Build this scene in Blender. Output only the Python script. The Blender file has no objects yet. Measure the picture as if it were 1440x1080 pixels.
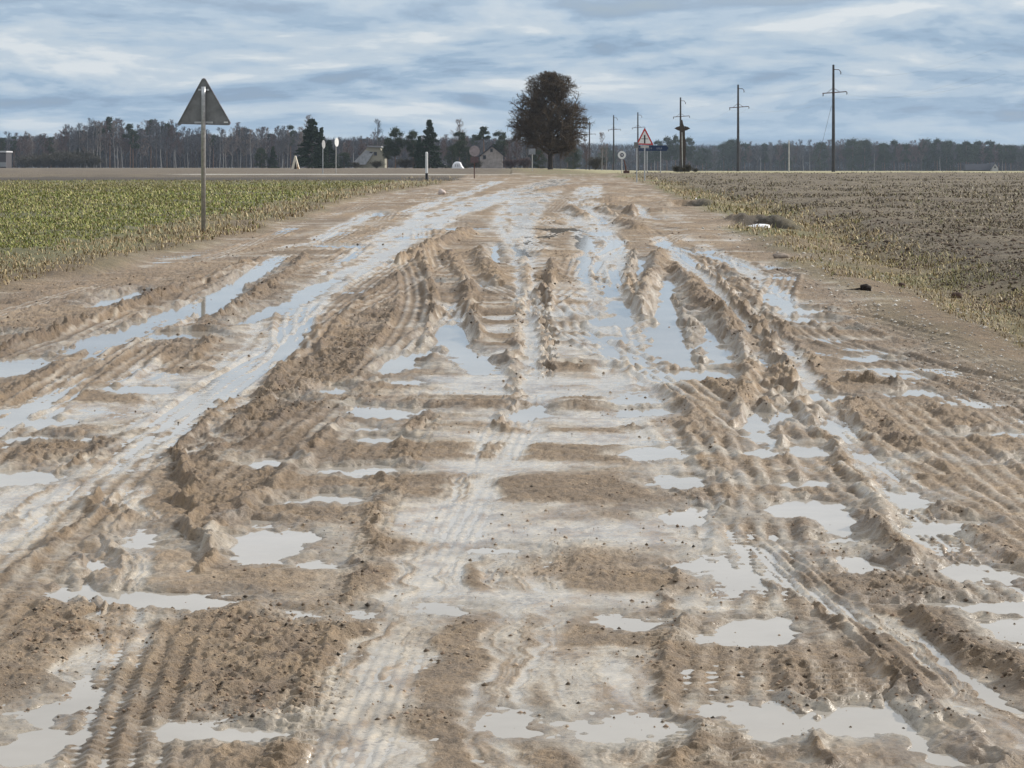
import bpy, math, random
import numpy as np
from mathutils import Vector
R = math.radians
SC = bpy.context.scene
COL = SC.collection
# ---------------------------------------------------------------- camera, sky, sun
CAMH, FPX, V0, U0 = 1.25, 3400.0, 238.0, 720.0      # eye height (m), focal length, horizon row, centre column
cam = bpy.data.cameras.new('camera'); camo = bpy.data.objects.new('camera', cam); COL.objects.link(camo)
camo.location = (0, 0, CAMH); camo.rotation_euler = (R(90), 0, 0)
cam.sensor_width = 36.0; cam.lens = 36.0 * FPX / 1440.0; cam.shift_y = -(540 - V0) / 1440.0
cam.clip_start = 0.1; cam.clip_end = 20000
SC.camera = camo
SUN_AZ, SUN_EL = 62.0, 27.0
w = bpy.data.worlds.new('World'); SC.world = w; w.use_nodes = True
nt = w.node_tree; nt.nodes.clear()
def N(t, kind, **kw):
    n = t.nodes.new(kind)
    for k, v in kw.items():
        if k.startswith('i_'):
            key = k[2:]; key = int(key) if key.isdigit() else key.replace('_', ' ')
            n.inputs[key].default_value = v
        else: setattr(n, k, v)
    return n
def mth(t, op, a, b=None, c=None, clamp=False):
    n = t.nodes.new('ShaderNodeMath'); n.operation = op; n.use_clamp = clamp
    for i, x in enumerate((a, b, c)):
        if x is None: continue
        if isinstance(x, (int, float)): n.inputs[i].default_value = x
        else: t.links.new(x, n.inputs[i])
    return n.outputs[0]
def ramp(t, fac, stops, interp='LINEAR'):
    n = t.nodes.new('ShaderNodeValToRGB'); n.color_ramp.interpolation = interp
    e = n.color_ramp.elements
    while len(e) < len(stops): e.new(0.5)
    for i, (p, c) in enumerate(stops):
        e[i].position = p; e[i].color = (*c, 1) if len(c) == 3 else c
    t.links.new(fac, n.inputs[0]); return n.outputs[0]
def mixc(t, fac, a, b, mode='MIX'):
    n = t.nodes.new('ShaderNodeMix'); n.data_type = 'RGBA'; n.blend_type = mode
    for s, x in ((0, fac), (6, a), (7, b)):
        if isinstance(x, (int, float)): n.inputs[s].default_value = x
        elif isinstance(x, tuple): n.inputs[s].default_value = (*x, 1)
        else: t.links.new(x, n.inputs[s])
    return n.outputs[2]
def combine(t, x, y, z):
    n = t.nodes.new('ShaderNodeCombineXYZ')
    for i, v in enumerate((x, y, z)):
        if isinstance(v, (int, float)): n.inputs[i].default_value = v
        else: t.links.new(v, n.inputs[i])
    return n.outputs[0]
def noise(t, vec, scale, detail=4, rough=0.55, dist=0.0):
    n = t.nodes.new('ShaderNodeTexNoise'); n.inputs['Scale'].default_value = scale
    n.inputs['Detail'].default_value = detail; n.inputs['Roughness'].default_value = rough
    n.inputs['Distortion'].default_value = dist
    t.links.new(vec, n.inputs['Vector']); return n.outputs[0]
sky = N(nt, 'ShaderNodeTexSky', sky_type='NISHITA', sun_disc=False)
sky.sun_elevation = R(SUN_EL); sky.sun_rotation = R(SUN_AZ); sky.air_density = 1.2; sky.dust_density = 1.5
tc = N(nt, 'ShaderNodeTexCoord'); sp = N(nt, 'ShaderNodeSeparateXYZ'); nt.links.new(tc.outputs['Generated'], sp.inputs[0])
zx = mth(nt, 'ABSOLUTE', sp.outputs[2])
lift = mth(nt, 'DIVIDE', zx, mth(nt, 'ADD', 1.0, mth(nt, 'MULTIPLY', zx, 3.0)))      # bands widen with height
def deck(kx, kz, dz, det, ro_, seed, dist):
    z_ = mth(nt, 'MULTIPLY', mth(nt, 'ADD', lift, dz), kz)
    return noise(nt, combine(nt, mth(nt, 'MULTIPLY', sp.outputs[0], kx), mth(nt, 'ADD', mth(nt, 'MULTIPLY', sp.outputs[1], kx), seed), z_), 1.0, det, ro_, dist)
n1 = deck(9.0, 62.0, 0.0, 8, .56, 3.1, .35); n1b = deck(9.0, 62.0, .0042, 8, .56, 3.1, .35); n2 = deck(24.0, 150.0, 0.0, 6, .6, 7.7, .3)
cl = mth(nt, 'ADD', mth(nt, 'ADD', mth(nt, 'MULTIPLY', n1, .62), mth(nt, 'MULTIPLY', n2, .38)), mth(nt, 'MULTIPLY', mth(nt, 'SUBTRACT', n1, n1b), .65))
cc = ramp(nt, cl, [(0.36, (2.5, 3.6, 5.1)), (0.44, (3.2, 4.4, 5.8)), (0.50, (4.1, 5.2, 6.4)), (0.57, (4.9, 5.8, 6.7)), (0.68, (6.6, 7.1, 7.5))], 'EASE')
hz = ramp(nt, zx, [(0.0, (1, 1, 1)), (0.032, (0, 0, 0))], 'EASE')
cc = mixc(nt, mth(nt, 'MULTIPLY', hz, 0.50), cc, (3.5, 4.9, 6.3))
up = ramp(nt, zx, [(0.055, (0, 0, 0)), (0.15, (1, 1, 1))])
cc = mixc(nt, mth(nt, 'MULTIPLY', up, 0.75), cc, (9.0, 9.3, 9.6))
cov = ramp(nt, cl, [(0.25, (0.8, 0.8, 0.8)), (0.42, (0.97, 0.97, 0.97))])
fin = mixc(nt, cov, sky.outputs[0], cc)
bg = N(nt, 'ShaderNodeBackground'); bg.inputs[1].default_value = 0.1
wo = N(nt, 'ShaderNodeOutputWorld'); nt.links.new(fin, bg.inputs[0]); nt.links.new(bg.outputs[0], wo.inputs[0])
sl = bpy.data.lights.new('sun', 'SUN'); slo = bpy.data.objects.new('sun', sl); COL.objects.link(slo)
sl.energy = 4.2; sl.angle = R(2.5); sl.color = (1.0, 0.94, 0.85)
sd = Vector((math.cos(R(SUN_EL)) * math.sin(R(SUN_AZ)), math.cos(R(SUN_EL)) * math.cos(R(SUN_AZ)), math.sin(R(SUN_EL))))
slo.rotation_euler = sd.to_track_quat('Z', 'Y').to_euler(); slo.location = (40, 20, 60)
SC.view_settings.view_transform = 'Standard'; SC.view_settings.look = 'None'
SC.view_settings.exposure = 0.10; SC.view_settings.gamma = 1.0
SC.cycles.max_bounces = 6; SC.cycles.volume_bounces = 0; SC.cycles.diffuse_bounces = 3

# ---------------------------------------------------------------- terrain shape
HY = [0, 30, 60, 100, 145, 165, 200, 240, 300, 500, 900, 1600]
HL = [0, 0, .05, .20, .46, .62, .88, 1.10, 1.27, 1.45, 1.75, 2.2]     # left side
HR = [0, 0, .05, .20, .45, .58, .80, .92, .86, .70, .42, .10]       # right side
def smooth(a, b, x):
    t = np.clip((x - a) / (b - a), 0, 1); return t * t * (3 - 2 * t)
_yy = np.linspace(0, 1600, 3201)
def _sm(a):
    z = np.interp(_yy, HY, a); k = np.ones(25) / 25; zp = np.pad(z, 12, mode='edge'); return np.convolve(zp, k, 'valid')
_L, _R = _sm(HL), _sm(HR)
def base(x, y):
    s = smooth(-0.01, 0.07, x / np.maximum(y, 1.0))
    return np.interp(y, _yy, _L) * (1 - s) + np.interp(y, _yy, _R) * s
def basef(x, y): return float(base(np.array([x], float), np.array([y], float))[0])
def at(u, v):
    """the ground point that the photograph shows at column u, row v (flat road, then the gentle rise)"""
    lo, hi = 2.0, 230.0; t = (u - U0) / FPX
    ys = np.linspace(lo, hi, 4000); vv = V0 + FPX * (CAMH - base(t * ys, ys)) / ys
    i = int(np.argmax(vv <= v)) if (vv <= v).any() else len(ys) - 1
    y = ys[i]
    if y < 30: y = CAMH * FPX / (v - V0)
    return (t * y, y)
def h32(xi, yi, s):
    h = (xi * 374761393 + yi * 668265263 + s * 974634777) & 0xffffffff
    h = ((h ^ (h >> 13)) * 1274126177) & 0xffffffff
    return ((h ^ (h >> 16)) & 0xffffff).astype(np.float32) / 16777216.0
def vn(x, y, s=0):
    fx = np.floor(x); fy = np.floor(y); xi = fx.astype(np.int64); yi = fy.astype(np.int64)
    tx = (x - fx).astype(np.float32); ty = (y - fy).astype(np.float32)
    tx = tx * tx * (3 - 2 * tx); ty = ty * ty * (3 - 2 * ty)
    a = h32(xi, yi, s); b = h32(xi + 1, yi, s); c = h32(xi, yi + 1, s); d = h32(xi + 1, yi + 1, s)
    return (a + (b - a) * tx) * (1 - ty) + (c + (d - c) * tx) * ty * 1.0 - 0.5
def fbm(x, y, o, s=0, g=0.5):
    r = 0; a = 1.0
    for i in range(o):
        r = r + a * vn(x * 2 ** i + 17.3 * i, y * 2 ** i - 9.1 * i, s + i); a *= g
    return r
# ---------------------------------------------------------------- fan grid: fine near the road, coarse far off
ys = [3.2]
while ys[-1] < 1500:
    y = ys[-1]
    if y < 110: d = min(y * y / 4200.0, 0.0030 * y)
    elif y < 260: d = 0.005 * y
    else: d = 0.03 * y
    ys.append(y + max(d, 0.006))
ys = np.array(ys)
tc_ = np.linspace(-0.232, 0.232, 961)
out = [0.232]; st = 0.0005
while out[-1] < 1.3: st *= 1.10; out.append(out[-1] + st)
out = np.array(out[1:])
ts = np.concatenate([-out[::-1], tc_, out])
NX, NY = len(ts), len(ys)
X = (ts[None, :] * ys[:, None]).ravel(); Y = np.repeat(ys, NX)
B = base(X, Y).astype(np.float32)
# edges of the bare road
LE = np.array([at(*p) for p in [(0, 412), (120, 384), (290, 345), (400, 312), (500, 281), (600, 262), (640, 254)]])
RE = np.array([at(*p) for p in [(1440, 545), (1340, 490), (1230, 430), (1120, 372), (1060, 335), (1010, 305), (960, 282), (905, 259)]])
def edge(E, y):
    o = np.argsort(E[:, 1]); return np.interp(y, E[o, 1], E[o, 0])
wob = 0.35 * fbm(X * 0.5, Y * 0.35, 3, 91) * np.clip(Y / 20, .5, 2)
dl = X - edge(LE, Y) + wob            # >0 right of the left edge
dr = edge(RE, Y) - X + wob            # >0 left of the right edge
road = smooth(-0.25, 0.35, dl) * smooth(-0.35, 0.35, dr) * (1 - smooth(168, 182, Y))
# relief (m above the local water level), slurry 0..1, crumb 0..1
wx = X + 0.10 * fbm(X * 3, Y * 3, 4, 11, .6); wy = Y + 0.16 * fbm(X * 3 + 50, Y * 3, 4, 23, .6)
wx = wx.astype(np.float64)
near = np.clip(1 - (Y - 60) / 120, 0.25, 1)
rel = 0.020 + 0.030 * fbm(X * 0.45, Y * 0.25, 3, 31) + 0.012 * fbm(X * 0.8, Y * 3.2, 3, 41)
slu = np.clip(0.16 + 0.55 * fbm(X * 2.6, Y * 0.22, 4, 51) + .7 * fbm(X * .6, Y * 2.4, 4, 53), 0, 1)
crm = np.clip(0.28 + 0.45 * fbm(X * 1.3, Y * 0.7, 3, 61), 0.08, 1)
rel, slu, crm = [a.astype(np.float32) for a in (rel, slu, crm)]
def sel(x0, x1, y0, y1):
    r0, r1 = np.searchsorted(ys, y0), np.searchsorted(ys, y1)
    if r1 <= r0: return np.zeros(0, int)
    i = np.arange(r0 * NX, r1 * NX); xx = wx[i]
    return i[(xx > x0) & (xx < x1)]
def wpts(P): return [(*at(p[0], p[1]), p[2] * at(p[0], p[1])[1] / FPX) for p in P]
def stroke(P, reach=1.6, raw=False, world=False):
    """-> indices, signed lateral offset in half-widths, arc length (m), half width (m)"""
    W = P if world else wpts(P); pad = max(p[2] for p in W) * reach + 0.2
    i = sel(min(p[0] for p in W) - pad, max(p[0] for p in W) + pad, min(p[1] for p in W) - pad, max(p[1] for p in W) + pad)
    x, y = (X[i], Y[i]) if raw else (wx[i], wy[i]); best = np.full(len(i), 1e9); q = np.full(len(i), 9.0); s = np.zeros(len(i)); hw = np.ones(len(i)); acc = 0.0
    for (ax, ay, aw), (bx, by, bw) in zip(W[:-1], W[1:]):
        L = math.hypot(bx - ax, by - ay) + 1e-6; ux, uy = (bx - ax) / L, (by - ay) / L
        t = np.clip(((x - ax) * ux + (y - ay) * uy) / L, 0, 1); cx, cy = ax + t * L * ux, ay + t * L * uy
        d = np.hypot(x - cx, y - cy) / (aw + (bw - aw) * t); m = d < best
        sg = np.sign((x - cx) * (-uy) + (y - cy) * ux + 1e-9)
        best[m] = d[m]; q[m] = (d * sg)[m]; s[m] = (acc + t * L)[m]; hw[m] = (aw + (bw - aw) * t)[m]; acc += L
    k = best < reach
    return i[k], q[k], s[k], hw[k]
def put(a, i, v, m): a[i] = a[i] * (1 - m) + v * m
def slurry(P, amt=0.9, lvl=0.0012, soft=.6):
    i, q, s, hw = stroke(P); m = (1 - smooth(soft, 1.35, np.abs(q))) * amt
    st = fbm(q * 3.2, s * .30, 4, 79, .65); m = np.clip(m * (.98 + 1.5 * st + .7 * fbm(X[i] * 1.4, Y[i] * 1.3, 3, 77)), 0, 1); rel[i] += .008 * st * (np.abs(q) < 1.2)
    put(slu, i, 1.0, m); put(rel, i, lvl, m * .85); put(crm, i, .14, m * .8)
def ridge(P, h=.07, crumb=.8, dry=.9, sharp=1.0):
    i, q, s, hw = stroke(P, 2.0); m = np.exp(-(q ** 2) * 1.3 * sharp)
    mod = 1 + 0.6 * fbm(s * 2.5 + 7, q * .8, 3, 5)
    rel[i] += h * .78 * m * mod; k = np.clip(m * 1.3, 0, 1)
    put(slu, i, 0.05, k * dry); put(crm, i, crumb, k)
def berm(P, h=.04, crumb=.8, dry=.9):
    i, q, s, hw = stroke(P, 1.6); m = 1 - smooth(.75, 1.15, np.abs(q))
    rel[i] += h * m * (1 + .5 * fbm(X[i] * 2, Y[i] * 2, 2, 15)); put(slu, i, .08, m * dry); put(crm, i, crumb, m)
def rut(P, d=.05, side=.03):
    i, q, s, hw = stroke(P, 2.4); rel[i] -= d * np.exp(-(q ** 2) * 1.6)
    rel[i] += side * np.exp(-((np.abs(q) - 1.5) ** 2) * 5) * (1 + fbm(s * 4, q, 3, 8))
def tread(P, lines=4, a=.007, lug=.0, b=.006):
    i, q, s, hw = stroke(P, 1.2, True); m = (1 - smooth(.85, 1.1, np.abs(q))) * (.35 + .65 * smooth(-.15, .15, vn(X[i] * 2.5, Y[i] * 1.2, 88)))
    rel[i] += m * a * np.cos(q * math.pi * lines) * (Y[i] < 40)
    if lug: rel[i] += m * b * np.sign(np.sin(s / lug * 2 * math.pi + np.abs(q) * 3)) * (Y[i] < 22)
    crm[i] *= 1 - .4 * m
def inpoly(x, y, W):
    ins = np.zeros(len(x), bool); dd = np.full(len(x), 1e9)
    for (ax, ay), (bx, by) in zip(W, W[1:] + W[:1]):
        c = ((ay > y) != (by > y)) & (x < (bx - ax) * (y - ay) / (by - ay + 1e-12) + ax); ins ^= c
        L2 = (bx - ax) ** 2 + (by - ay) ** 2 + 1e-9; t = np.clip(((x - ax) * (bx - ax) + (y - ay) * (by - ay)) / L2, 0, 1)
        dd = np.minimum(dd, np.hypot(x - ax - t * (bx - ax), y - ay - t * (by - ay)))
    return np.where(ins, dd, -dd)
def blob(P, pad=.4):
    W = [at(*p) for p in P]
    i = sel(min(p[0] for p in W) - pad, max(p[0] for p in W) + pad, min(p[1] for p in W) - pad, max(p[1] for p in W) + pad)
    return i, inpoly(wx[i], wy[i], W)
PUD = []; DAMP = np.zeros(len(X), np.float32)
def pool(P, depth=.03): PUD.append((P, depth))
def strip(u0, u1, v0, v1, depth=.03):
    n = 12; uc, vc, ru, rv = (u0 + u1) / 2, (v0 + v1) / 2, (u1 - u0) / 2, (v1 - v0) / 2
    PUD.append(([(uc + ru * math.copysign(abs(math.cos(a)) ** .8, math.cos(a)), vc + rv * math.sin(a)) for a in [2 * math.pi * k / n for k in range(n)]], depth))
def patch(P, h=.03, crumb=.8, slurryv=.06):
    i, d = blob(P, .6); d = d + .22 * fbm(X[i] * 1.8, Y[i] * 1.2, 4, 75, .6); m = smooth(-.22, .22, d); rel[i] += h * m * .7; put(slu, i, slurryv, m * np.clip(.72 + .8 * fbm(X[i] * 1.6, Y[i] * 1.1, 3, 73), .2, 1)); put(crm, i, crumb, m)
def film(P, amt=.9, lvl=.004):
    i, d = blob(P); m = smooth(-.15, .15, d) * amt; m = np.clip(m * (.85 + fbm(X[i] * 3, Y[i] * 1.2, 3, 71)), 0, 1)
    put(slu, i, 1.0, m); put(rel, i, lvl, m); put(crm, i, .12, m)
# washboard of transverse bars in the middle of the carriageway
i, d = blob([(600, 430), (900, 430), (960, 600), (1000, 860), (560, 860), (600, 640)], 1.0); m = smooth(-.3, .3, d)
bars = fbm(X[i] * .55, Y[i] * 2.6 + X[i] * .2, 3, 19, .45)
rel[i] += m * bars * .028; slu[i] = np.clip(slu[i] * (1 - m) + m * (0.5 - 2.6 * bars), 0, 1); put(crm, i, .12, m * .8)
i, d = blob([(1000, 350), (1060, 350), (1240, 480), (1440, 600), (1440, 860), (1290, 780), (1120, 520), (1000, 380)], 1.0); m = smooth(-.3, .3, d)
bars = fbm(X[i] * .8, Y[i] * 2.2, 3, 29, .45); rel[i] += m * bars * .03; slu[i] = np.clip(slu[i] * (1 - m) + m * (0.12 - 1.2 * bars), 0, 1)
i, d = blob([(750, 400), (880, 400), (905, 540), (760, 540)], .5); m = smooth(-.2, .2, d)
bars = 2.2 * fbm(X[i] * .7, Y[i] * 2.4, 3, 5); rel[i] += m * .012 * bars; slu[i] = np.clip(slu[i] * (1 - m) + m * (.5 - .6 * bars), 0, 1)
# --- slurry wheel tracks
slurry([(790, 252, 14), (755, 262, 22), (690, 280, 30), (620, 303, 38), (560, 335, 38), (500, 375, 38), (440, 420, 32), (400, 460, 36), (350, 510, 48), (300, 560, 58), (210, 600, 66), (110, 645, 66), (40, 710, 78), (-60, 780, 90)], 1.0)
slurry([(700, 255, 10), (640, 278, 14), (570, 300, 14), (520, 300, 14), (440, 342, 12), (360, 356, 12), (260, 372, 10)], .85)
slurry([(790, 258, 14), (740, 285, 34), (720, 320, 30), (735, 350, 18), (736, 400, 14), (740, 500, 16), (742, 560, 34), (700, 640, 42), (650, 720, 50), (605, 800, 56), (560, 900, 58), (520, 1000, 70), (500, 1100, 84)], .95)
slurry([(830, 262, 16), (820, 300, 30), (845, 340, 34), (850, 400, 40), (860, 450, 34), (885, 560, 44), (935, 640, 46), (980, 730, 46), (1010, 800, 44), (1000, 840, 40)], .9)
slurry([(620, 430, 22), (650, 500, 30), (690, 530, 40)], .95)
slurry([(740, 740, 70), (740, 850, 44), (715, 960, 52), (700, 1080, 40)], .8)
slurry([(850, 930, 90), (870, 1000, 80), (880, 1080, 70)], .7)
slurry([(925, 335, 9), (955, 362, 15), (1005, 402, 16), (1045, 440, 20), (1110, 500, 26), (1160, 570, 34), (1215, 640, 36), (1280, 710, 44), (1345, 770, 46), (1440, 850, 50)], .95)
slurry([(985, 345, 12), (1050, 380, 18), (1090, 415, 18), (1130, 450, 22)], .7)
slurry([(1045, 770, 22), (1140, 840, 26), (1240, 890, 30), (1320, 930, 30), (1440, 1020, 46), (1500, 1070, 46)], .9)
slurry([(1010, 1000, 60), (1080, 1010, 40)], .8); slurry([(1020, 1075, 50), (1110, 1078, 40)], .8)
slurry([(1370, 1000, 30), (1440, 1060, 50)], .9)
slurry([(190, 690, 26), (180, 760, 28), (185, 830, 30), (170, 910, 52), (130, 960, 50)], .9)
slurry([(240, 560, 50), (300, 620, 50), (200, 660, 50)], .85)
slurry([(270, 440, 22), (240, 470, 24), (200, 500, 20), (200, 550, 40)], .85)
slurry([(100, 580, 120), (40, 600, 80)], .75)
slurry([(440, 960, 22), (400, 1040, 22)], .5)
film([(440, 740), (520, 730), (500, 790), (430, 830), (390, 880), (470, 880), (480, 830)], .6)
film([(0, 1000), (60, 985), (120, 975), (60, 1030), (60, 1080), (0, 1080)], .9)
# --- brown crumbling berms and ridges
patch([(600, 365), (612, 400), (612, 480), (560, 500), (520, 560), (455, 600), (380, 700), (300, 780), (262, 800), (240, 650), (330, 600), (420, 500), (500, 440), (570, 390)], .028, .85)
patch([(290, 860), (470, 860), (440, 960), (380, 1090), (290, 1090), (280, 950)], .03, .9, .1)
patch([(400, 330), (250, 370), (0, 420), (0, 500), (60, 500), (200, 440), (330, 390)], .02, .5, .15)
patch([(410, 395), (330, 450), (250, 510), (100, 545), (0, 570), (0, 540), (180, 490), (300, 450), (390, 380)], .03, .75, .1)
patch([(0, 640), (120, 640), (0, 690)], .03, .8); patch([(0, 600), (170, 606), (150, 640), (0, 650)], .02, .7)
patch([(130, 705), (160, 700), (165, 800), (130, 900), (0, 930), (0, 830), (60, 780)], .025, .7)
patch([(935, 540), (1000, 540), (1050, 640), (1060, 740), (1020, 730), (970, 620)], .05, .9)
patch([(1130, 900), (1200, 920), (1260, 1000), (1120, 990), (1060, 950), (920, 930), (930, 880), (1000, 905)], .02, .7, .12)
patch([(560, 890), (640, 860), (740, 880), (690, 930), (620, 960), (600, 1080), (560, 1080), (600, 960)], .02, .45, .15)
patch([(620, 1010), (760, 1030), (760, 1090), (600, 1090)], .02, .5, .15); patch([(780, 1045), (1000, 1030), (1010, 1090), (780, 1090)], .02, .5, .2)
patch([(740, 660), (900, 655), (960, 690), (900, 735), (760, 735)], .014, .2, .12)
patch([(770, 760), (900, 770), (870, 820), (760, 810)], .012, .4, .15)
patch([(1130, 560), (1440, 580), (1440, 830), (1370, 760), (1290, 700), (1180, 600)], .03, .55, .12)
patch([(1230, 790), (1330, 790), (1400, 840), (1230, 840), (1200, 810)], .04, .9)
ridge([(610, 352, 9), (575, 388, 13), (520, 425, 15), (455, 470, 16), (410, 515, 14), (370, 560, 14), (330, 610, 12)], .05, .8)
ridge([(598, 362, 5), (600, 400, 6), (606, 450, 6), (612, 480, 7)], .08)
ridge([(636, 362, 9), (652, 395, 10), (662, 440, 10), (668, 485, 10)], .085, 1.0)
ridge([(675, 358, 16), (690, 385, 15), (700, 405, 9)], .08, 1.0)
ridge([(736, 365, 7), (738, 400, 8), (730, 450, 8), (724, 500, 7), (716, 560, 6), (700, 610, 6)], .045, .7, .5)
ridge([(780, 372, 8), (770, 400, 7), (766, 440, 6)], .07, .9); rut([(764, 390, 5), (764, 440, 5), (768, 470, 5), (770, 530, 5)], .05, .02)
ridge([(890, 358, 5), (884, 395, 6), (884, 425, 7), (900, 446, 9)], .08)
ridge([(928, 358, 9), (922, 380, 11), (906, 410, 12), (902, 442, 11)], .10)
ridge([(945, 380, 8), (972, 402, 13), (1000, 435, 13), (1035, 475, 15), (1052, 510, 15), (1045, 550, 14), (1040, 600, 10)], .085, 1.0)
ridge([(950, 420, 7), (955, 450, 8), (965, 480, 8), (985, 510, 10)], .06, 1.0)
ridge([(985, 378, 4), (1015, 405, 5), (1060, 455, 7), (1090, 505, 7), (1105, 530, 8), (1130, 575, 8), (1165, 620, 11), (1200, 680, 16), (1235, 735, 22), (1280, 790, 24)], .085, .9)
ridge([(1086, 520, 8), (1088, 560, 8), (1092, 600, 8), (1102, 650, 9)], .05, .9)
ridge([(1015, 380, 5), (1060, 420, 7), (1100, 465, 8), (1150, 520, 8), (1200, 590, 9), (1240, 640, 12)], .04, .6)
ridge([(965, 575, 7), (975, 620, 8), (1000, 670, 8), (1020, 720, 7)], .03, .8)
ridge([(-30, 505, 8), (60, 480, 9), (140, 455, 9), (220, 422, 9), (290, 398, 10), (350, 372, 8)], .075, 1.0)
ridge([(240, 640, 8), (290, 600, 8), (320, 565, 7)], .03, .5); rut([(243, 640, 6), (252, 690, 8), (264, 745, 9), (270, 805, 8)], .04, .0); ridge([(252, 640, 6), (266, 700, 8), (280, 760, 9), (286, 806, 8)], .085, .7)
ridge([(300, 480, 7), (270, 505, 8)], .04); ridge([(430, 360, 5), (400, 392, 8), (350, 425, 8), (310, 452, 6)], .05, .9)
ridge([(150, 704, 8), (90, 765, 12), (20, 815, 14), (-40, 850, 14)], .07); ridge([(170, 705, 6), (165, 780, 8), (160, 830, 9)], .05, .7, .6)
rut([(115, 780, 8), (118, 830, 9), (130, 870, 8)], .05, .02)
ridge([(150, 618, 5), (130, 640, 6), (60, 670, 8)], .04)
ridge([(470, 600, 10), (420, 650, 14), (370, 700, 14), (310, 750, 14), (280, 780, 12)], .05, .8)
ridge([(590, 570, 8), (575, 620, 18), (545, 680, 16), (530, 740, 14), (510, 790, 12), (480, 860, 12), (440, 960, 14), (405, 1080, 16)], .030, .8, .8)
tread([(600, 590, 24), (560, 660, 26), (530, 740, 24), (490, 840, 26), (450, 940, 28), (400, 1080, 36)], 3, .005, .055, .010)
tread([(735, 560, 34), (690, 650, 42), (640, 740, 46), (600, 820, 48), (560, 900, 50), (500, 1040, 60), (480, 1090, 60)], 6, .0045)
tread([(240, 850, 60), (215, 920, 72), (185, 1000, 82), (160, 1090, 92)], 4.5, .016, .05, .006)
tread([(1050, 745, 26), (1110, 800, 32), (1180, 860, 38), (1250, 920, 44), (1300, 960, 44)], 4, .012)
tread([(610, 510, 36), (585, 545, 40), (560, 580, 42), (500, 640, 50), (430, 730, 56), (360, 790, 50)], 4, .007)
tread([(960, 880, 60), (985, 960, 64), (1000, 1080, 80)], 3, .007, .05, .008)
tread([(1150, 940, 60), (1190, 990, 60)], 2, .004, .06, .012)
ridge([(940, 800, 8), (935, 880, 12), (945, 950, 14), (960, 1090, 16)], .03, .5)
ridge([(1160, 985, 8), (1120, 940, 8)], .02); ridge([(1230, 940, 10), (1280, 1000, 22), (1340, 1050, 26), (1400, 1100, 30)], .085, .8)
ridge([(1130, 855, 6), (1200, 905, 8), (1260, 950, 12), (1330, 1010, 14), (1420, 1090, 16)], .05, .8)
rut([(1250, 965, 8), (1262, 1000, 9), (1300, 1060, 10)], .07, .0)
ridge([(1270, 868, 16), (1340, 905, 22), (1440, 965, 26), (1500, 1000, 26)], .09, .8)
rut([(1290, 895, 8), (1350, 945, 11), (1440, 1005, 12)], .06, .0)
ridge([(1130, 1010, 10), (1150, 1060, 14), (1160, 1090, 16)], .06, .7)
rut([(1050, 795, 8), (1058, 830, 8)], .05, .02)
rut([(820, 515, 30), (880, 520, 34)], .03, .02)
for a_, b_ in (((1200, 540), (1270, 545)), ((1240, 622), (1310, 632)), ((1290, 672), (1350, 680)), ((1320, 720), (1385, 732)), ((880, 603), (890, 603))):
    ridge([(*a_, 16), (*b_, 16)], .03, 1.0)
# the fine tyre tracks that run the length of the road
rt = np.random.default_rng(44)
for k_ in range(34):
    x0_ = rt.uniform(-4.2, 2.9); am, ph, la = rt.uniform(.1, .5), rt.uniform(0, 6), rt.uniform(18, 45); ya_, yb_ = rt.choice([4.0, 5.0, 9.0, 14.0]), rt.choice([14, 24, 40, 75, 110]); dr_ = rt.uniform(-.012, .012)
    if yb_ <= ya_: continue
    yy_ = np.geomspace(ya_, yb_, 14); Pw = [(x0_ + dr_ * y + am * math.sin(y / la * 6.28 + ph), y, .12 + .0012 * y) for y in yy_]
    i, q, s_, hw = stroke(Pw, 1.8, True, True)
    if not len(i): continue
    on_ = smooth(-.22, .12, vn(X[i] * .5 + k_ * 9, Y[i] * .22, 60 + k_)) * smooth(ya_, ya_ * 1.15, Y[i]) * (1 - smooth(yb_ * .85, yb_, Y[i]))
    m = (1 - smooth(.8, 1.05, np.abs(q))) * on_; rel[i] -= m * .010; rel[i] += m * .006 * np.cos(q * math.pi * 3.5) + m * .004 * np.sign(np.sin(s_ / .07 * 6.28 + np.abs(q) * 2.5)) * (Y[i] < 16)
    rel[i] += on_ * .016 * np.exp(-((np.abs(q) - 1.2) / .16) ** 2) * (1 + .8 * fbm(s_ * 5, q, 2, 3)); put(crm, i, .12, m * .8)
    slu[i] = np.clip(slu[i] + m * (.22 * np.cos(q * math.pi * 3.5) + .10), 0, 1)
# far churned stretch
i, d = blob([(560, 262), (1000, 262), (960, 335), (480, 335)], 2.0); m = smooth(-2, 2, d) * (0.6 + 0 * d)
rel[i] += m * .16 * fbm(X[i] * 1.1, Y[i] * .30, 4, 33)
for P in ([(840, 285, 30), (900, 280, 25)], [(880, 300, 26), (930, 300, 20)], [(760, 270, 18), (820, 262, 20), (880, 262, 16)], [(800, 295, 10), (825, 310, 10)], [(660, 330, 14), (560, 372, 6)], [(870, 318, 20), (900, 325, 14)]):
    ridge(P, .16, .9)
rut([(835, 292, 12), (862, 296, 14), (880, 305, 8)], .16, .10)
fr_ = (Y > 50); rel[fr_] = np.maximum(rel[fr_], .006)
slurry([(895, 290, 6), (908, 305, 7), (915, 308, 8)], 1.0); slurry([(845, 305, 7), (850, 318, 10)], 1.0, -.005)
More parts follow.
